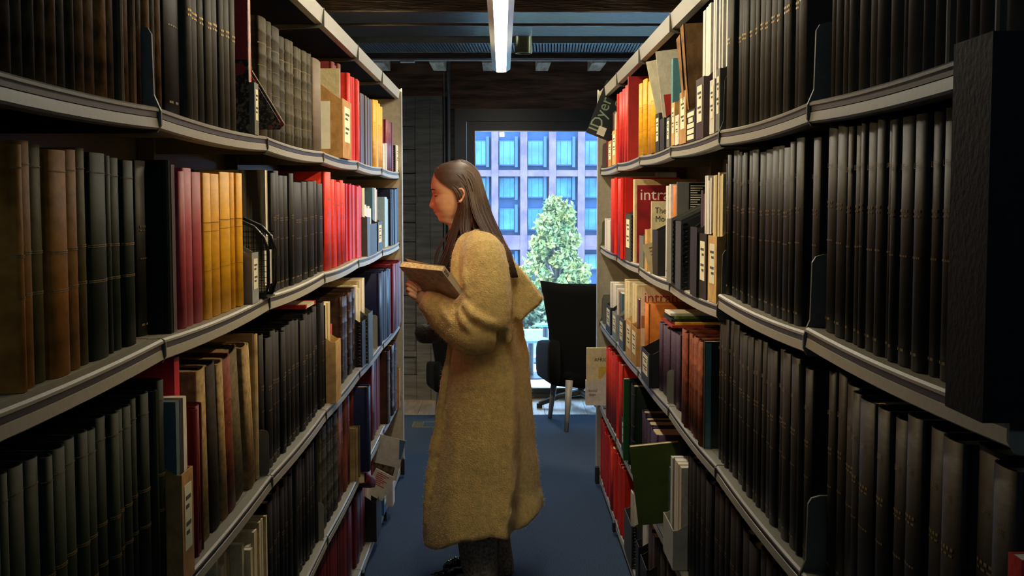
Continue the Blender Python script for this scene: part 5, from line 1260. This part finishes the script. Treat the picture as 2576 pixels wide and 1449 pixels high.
def coat_mod(x, y, z, a, py):
    fx = W_(float(np.interp(py, [600, 700, 860, 1000, 1200, 1368], [1290, 1288, 1298, 1304, 1298, 1284])), py).x
    k_ = sm(-.008, .004, x-fx)
    if math.sin(a) < 0 and py > 640:
        y += k_*.085*sm(640, 800, py)
        y += -.020*math.exp(-((x-fx+.025)/.022)**2)*sm(640, 900, py)
        fx2 = W_(float(np.interp(py, [800, 1000, 1300], [1330, 1338, 1352])), py).x
        # slight vertical folds in the skirt
        y += .006*math.sin((x-O0.x)*55+py*.004)*sm(900, 1200, py)
    # hem rises towards the back
    if py > 1200:
        t_ = sm(1200, 1368, py); back = sm(-.02, .16, x-W_(1290, 1300).x)
        z += t_*(.085+.075*back-.01*(math.sin(a) > 0))
        z -= t_*.075*sm(.02, .16, W_(1180, 1300).x-x)
        z += t_*.010*math.sin((x-O0.x)*22+.8)
    return x, y, z
ring_loft(tt, 72, coat_mod)
def limb(pts, rad_, flat=1.0, n=20):
    P3 = [Vector(p_) for p_ in pts]; q = [P3[0]]+P3+[P3[-1]]; rr_ = [rad_[0]]+list(rad_)+[rad_[-1]]; out = []; R_ = []
    for i in range(1, len(q)-2):
        for k_ in range(5):
            u = k_/5
            out.append(.5*((2*q[i])+(-q[i-1]+q[i+1])*u+(2*q[i-1]-5*q[i]+4*q[i+1]-q[i+2])*u*u+(-q[i-1]+3*q[i]-3*q[i+1]+q[i+2])*u**3)); R_.append(rr_[i]+(rr_[i+1]-rr_[i])*u)
    out.append(P3[-1]); R_.append(rad_[-1])
    coat_vs.tube(out, R_, n, side=(0, 1, 0), flat=flat)
# near sleeve
limb([V(1196, 618, -.10), V(1214, 640, -.17), V(1222, 700, -.205), V(1226, 765, -.22), V(1222, 822, -.225)], [.055, .085, .092, .098, .088])
limb([V(1240, 838, -.215), V(1200, 836, -.225), V(1158, 818, -.21), V(1118, 792, -.20), V(1084, 766, -.205), V(1061, 752, -.205)], [.062, .088, .083, .070, .052, .036])
limb([V(1270, 845, -.19), V(1262, 800, -.20), V(1255, 740, -.19)], [.028, .045, .05])
limb([V(1165, 758, -.285), V(1190, 790, -.31), V(1235, 812, -.31), V(1275, 805, -.265)], [.010, .018, .016, .008])
limb([V(1150, 775, -.28), V(1170, 815, -.305), V(1205, 852, -.30)], [.010, .016, .008])
limb([V(1182, 620, -.20), V(1172, 690, -.255), V(1180, 745, -.285)], [.010, .015, .012])
limb([V(1270, 690, -.25), V(1276, 780, -.262), V(1280, 862, -.235)], [.008, .014, .012])
limb([V(1106, 766, -.25), V(1124, 800, -.272), V(1150, 834, -.28)], [.008, .014, .008])
limb([V(1150, 770, -.235), V(1172, 752, -.25), V(1196, 735, -.255), V(1226, 700, -.25)], [.02, .026, .024, .012])
# far sleeve
limb([V(1190, 625, .12), V(1205, 700, .19), V(1195, 800, .20), V(1140, 790, .15), V(1092, 752, .09)], [.07, .09, .085, .06, .036])
# lapel roll and collar
limb([V(1178, 592, -.10), V(1160, 612, -.135), V(1150, 650, -.155), V(1148, 700, -.16), V(1152, 745, -.17)], [.018, .022, .022, .022, .018])
limb([V(1178, 592, .10), V(1160, 612, .135), V(1150, 650, .155), V(1148, 700, .16)], [.018, .022, .022, .018])
limb([V(1182, 594, -.12), V(1204, 590, -.12), V(1230, 600, -.09), V(1252, 614, -.03), V(1254, 614, .04), V(1226, 600, .1), V(1190, 594, .11)], [.018, .024, .026, .026, .026, .026, .018])
limb([V(1150, 700, -.17), V(1140, 830, -.17), V(1118, 960, -.14), V(1096, 1100, -.12), V(1078, 1220, -.11), V(1070, 1320, -.10)], [.014, .013, .015, .016, .017, .016])
# shoulder cape at the back
cap = [(1258, 606), (1286, 650), (1320, 690), (1346, 724), (1366, 752), (1352, 768), (1330, 786), (1308, 806), (1290, 790), (1280, 700), (1262, 640)]
for (d0, d1) in ((-.135, -.095), (-.10, -.05), (-.055, .0), (-.005, .05), (.045, .12)):
    poly = [V(px, py, (d0+d1)/2) for (px, py) in cap]
    coat_vs.prism([(p_.x, p_.z) for p_ in poly], 1, d0, d1)
cme = mesh_from('coat', coat_vs.v, coat_vs.f)
co = bpy.data.objects.new('coat', cme); col.objects.link(co)
rm = co.modifiers.new('r', 'REMESH'); rm.mode = 'VOXEL'; rm.voxel_size = .0075; rm.use_smooth_shade = True
s1 = co.modifiers.new('s', 'SMOOTH'); s1.factor = .6; s1.iterations = 5
tx1 = bpy.data.textures.new('folds', 'CLOUDS'); tx1.noise_scale = .10
d1_ = co.modifiers.new('d', 'DISPLACE'); d1_.texture = tx1; d1_.strength = .014; d1_.mid_level = .5; d1_.texture_coords = 'LOCAL'
tx2 = bpy.data.textures.new('nap', 'CLOUDS'); tx2.noise_scale = .014
d2_ = co.modifiers.new('d2', 'DISPLACE'); d2_.texture = tx2; d2_.strength = .004; d2_.mid_level = .5; d2_.texture_coords = 'LOCAL'
cme = ev_mesh(co, 'coat')
coatm = mat('cream_boucle_wool', (220, 190, 116), .9, nscale=60, noise=.06, bump=.5, spec=.1, sheen=.4)
cme.materials.clear(); cme.materials.append(coatm); cme.polygons.foreach_set('material_index', [0]*len(cme.polygons)); cme.polygons.foreach_set('use_smooth', [True]*len(cme.polygons))
coat = link('coat', cme, woman)
print('coat polys', len(cme.polygons))
# fuzz: short fibres as fine slivers standing off the wool
random.seed(3); fz = MB(); areas = np.array([p_.area for p_ in cme.polygons]); pr = areas/areas.sum(); idx = np.random.default_rng(4).choice(len(areas), 42000, p=pr)
for ii in idx:
    p_ = cme.polygons[int(ii)]; c = p_.center; n_ = p_.normal
    tdir = Vector((random.gauss(0, 1), random.gauss(0, 1), random.gauss(-.5, 1))); d = (n_*1.0+tdir*.42).normalized(); L_ = random.uniform(.005, .012)
    s_ = d.cross(Vector((random.gauss(0, 1), random.gauss(0, 1), random.gauss(0, 1)))).normalized()*.00045
    c = c+Vector((random.uniform(-.004, .004), random.uniform(-.004, .004), random.uniform(-.004, .004)))-n_*.001
    o_ = len(fz.v); fz.v += [tuple(c-s_), tuple(c+s_), tuple(c+d*L_)]; fz.f.append((o_, o_+1, o_+2)); fz.mi.append(0)
fme = bpy.data.meshes.new('wool_fuzz'); fme.from_pydata(fz.v, [], fz.f); fme.materials.append(coatm)
fo_ = link('wool_fuzz', fme, coat); fo_['kind'] = 'stuff'
# --- jeans and beaded shoes
jm = mat('washed_black_denim', (150, 140, 122), .85, nscale=90, noise=.25, bump=.4)
for (s, xs_) in ((-1, [(1330, 1148, 1252), (1370, 1152, 1251), (1410, 1158, 1251), (1432, 1162, 1252), (1449, 1166, 1252), (1458, 1178, 1253)]), (1, [(1330, 1200, 1284), (1370, 1204, 1285), (1410, 1212, 1292), (1436, 1216, 1294), (1446, 1220, 1292)])):
    rows = []
    for (py, xl, xr) in xs_:
        yy = YPn+s*.095; c = P((xl+xr)/2, py, yy); hw = (xr-xl)/2/(F/yy)
        rows.append([loc((c.x+hw*math.cos(a), yy+.075*math.sin(a)*(1+.05*math.sin(5*a+py)), c.z+.008*math.cos(a))) for a in [2*math.pi*j/36 for j in range(36)]])
    link('jeans_leg', grid_mesh('jeans_leg', rows, jm), woman)
shm = mat('black_satin_shoe', (16, 15, 17), .35); beadm = mat('glass_bead', (30, 30, 34), .05, .6, bump=0, coat=1)
for (s, ax) in ((-1, 1188), (1, 1228)):
    yy = YPn+s*.095; c = P(ax, 1440, yy); x0 = c.x-O0.x; rows = []
    for (u, hw, h_) in ((.09, .018, .05), (.07, .036, .075), (.02, .04, .085), (-.05, .042, .07), (-.10, .046, .055), (-.14, .042, .045), (-.17, .03, .035), (-.185, .012, .022)):
        rows.append([(x0+u, s*.095+hw*math.cos(a), max(.003, h_*.5+h_*.5*math.sin(a))) for a in [2*math.pi*j/20 for j in range(20)]])
    so = link('shoe', grid_mesh('shoe', rows, shm), woman)
    k = MB(); random.seed(9+s)
    for q in range(46):
        u = random.uniform(-.17, -.06); a = random.uniform(.15, math.pi-.15); h_ = float(np.interp(u, [-.185, -.14, -.10, -.05], [.022, .045, .055, .07])); hw = float(np.interp(u, [-.185, -.14, -.10, -.05], [.012, .042, .046, .042]))
        cx, cy, cz = x0+u, s*.095+hw*math.cos(a), h_*.5+h_*.5*math.sin(a); r_ = random.uniform(.005, .009)
        n_ = 6; vs = []; fs = []
        for i in range(n_+1):
            for j in range(8):
                t_ = math.pi*i/n_; al = 2*math.pi*j/8; vs.append((cx+r_*math.sin(t_)*math.cos(al), cy+r_*math.sin(t_)*math.sin(al), cz+r_*math.cos(t_)))
        for i in range(n_):
            for j in range(8): fs.append((i*8+j, i*8+(j+1) % 8, (i+1)*8+(j+1) % 8, (i+1)*8+j))
        k.add(vs, fs)
    bb = k.build('beads', beadm, so); bb['kind'] = 'stuff'
# --- the book in her hands
A_ = P(1004, 670, 4.62); B_ = P(1111, 681, 4.50); C_ = P(1163, 757, 4.63)
bx_ = (A_-B_); by_ = (C_-B_); bw, bh = bx_.length, by_.length; ex = bx_.normalized(); ey_ = (by_-ex*by_.dot(ex)).normalized(); ez = ex.cross(ey_)
if ez.y < 0: ez = -ez
Mx = Matrix((ex, ey_, ez)).transposed().to_4x4(); Mx.translation = B_
hb_ = empty('paperback_book', B_, label='open grey-brown paperback held up in the woman\'s hands', cat='book'); hb_.matrix_world = Mx
bcm = mat('grey_brown_cover', (186, 168, 140), .6, nscale=25, noise=.12, bump=.05)
th = .021
k = MB(); k.box((0, 0, -.0012), (bw, bh, 0)); k.build('cover', bcm, hb_)
MB().box((-.0012, 0, -.0012), (0, bh, th)).build('spine', mat('pale_spine', (204, 190, 160), .6), hb_)
vs = []; fs = []     # page block bending open away from the cover
n_ = 10
for i in range(n_+1):
    x = bw*i/n_*.985; h_ = th*(.55+.45*(1-(i/n_))**.5)+.012*(i/n_)**2
    for y in (.001, bh-.001): vs += [(x, y, .0002), (x, y, h_)]
for i in range(n_):
    o_ = i*4
    fs += [(o_, o_+4, o_+6, o_+2), (o_+1, o_+3, o_+7, o_+5), (o_, o_+1, o_+5, o_+4), (o_+2, o_+6, o_+7, o_+3)]
fs += [(0, 2, 3, 1), (n_*4, n_*4+1, n_*4+3, n_*4+2)]
link('page_block', mesh_from('page_block', vs, fs, mat('yellowed_pages', (222, 200, 138), .9, nscale=90, noise=.12, bump=.2)), hb_)
vs = []; fs = []
for i in range(n_+1):
    u = i/n_; x = bw*u*.97; z = th+.003+.016*u*u
    vs += [(x, .001, z), (x, bh*.98, z)]
for i in range(n_): fs.append((i*2, i*2+2, i*2+3, i*2+1))
link('loose_page', mesh_from('loose_page', vs, fs, whitepage_m, True), hb_)
k = MB(); random.seed(2)
for q in range(9):
    x, y = random.uniform(.02, bw-.02), random.uniform(.03, bh-.03); pts = [(x, y, -.0016)]
    for _ in range(4): x += random.uniform(-.018, .018); y += random.uniform(-.018, .018); pts.append((min(max(x, .01), bw-.01), min(max(y, .01), bh-.01), -.0016))
    k.tube(pts, .0005, 4)
dr_ = k.build('cover_drawing', mat('faint_brown_ink', (104, 82, 62), .7, bump=0), hb_); dr_['kind'] = 'stuff'
for q in range(5): MB().box((-.0016, .012+q*.007, .003), (-.0012, .016+q*.007, th-.004)).build('spine_print', darkink, hb_)
# dark bag hanging from her far arm
bg_ = empty('shoulder_bag', P(1075, 862, 5.0), label='black bag hanging at the far side of the woman, below her sleeve', cat='bag')
rows = []
for (z, w, d) in ((0, .03, .03), (.01, .045, .045), (.04, .052, .05), (.065, .04, .045), (.075, .025, .03)):
    rows.append([(w*math.cos(a)*(1+.12*math.sin(3*a+z*60)), d*math.sin(a), z) for a in [2*math.pi*j/20 for j in range(20)]])
link('bag_body', grid_mesh('bag_body', rows, mat('black_crumpled_leather', (14, 14, 15), .6, nscale=30, noise=.3, bump=.8)), bg_)
MB().tube([(0, 0, .07), (.02, .0, .10), (.09, .02, .16)], .006, 6).build('bag_strap', mat('black_strap', (20, 20, 20), .5), bg_)
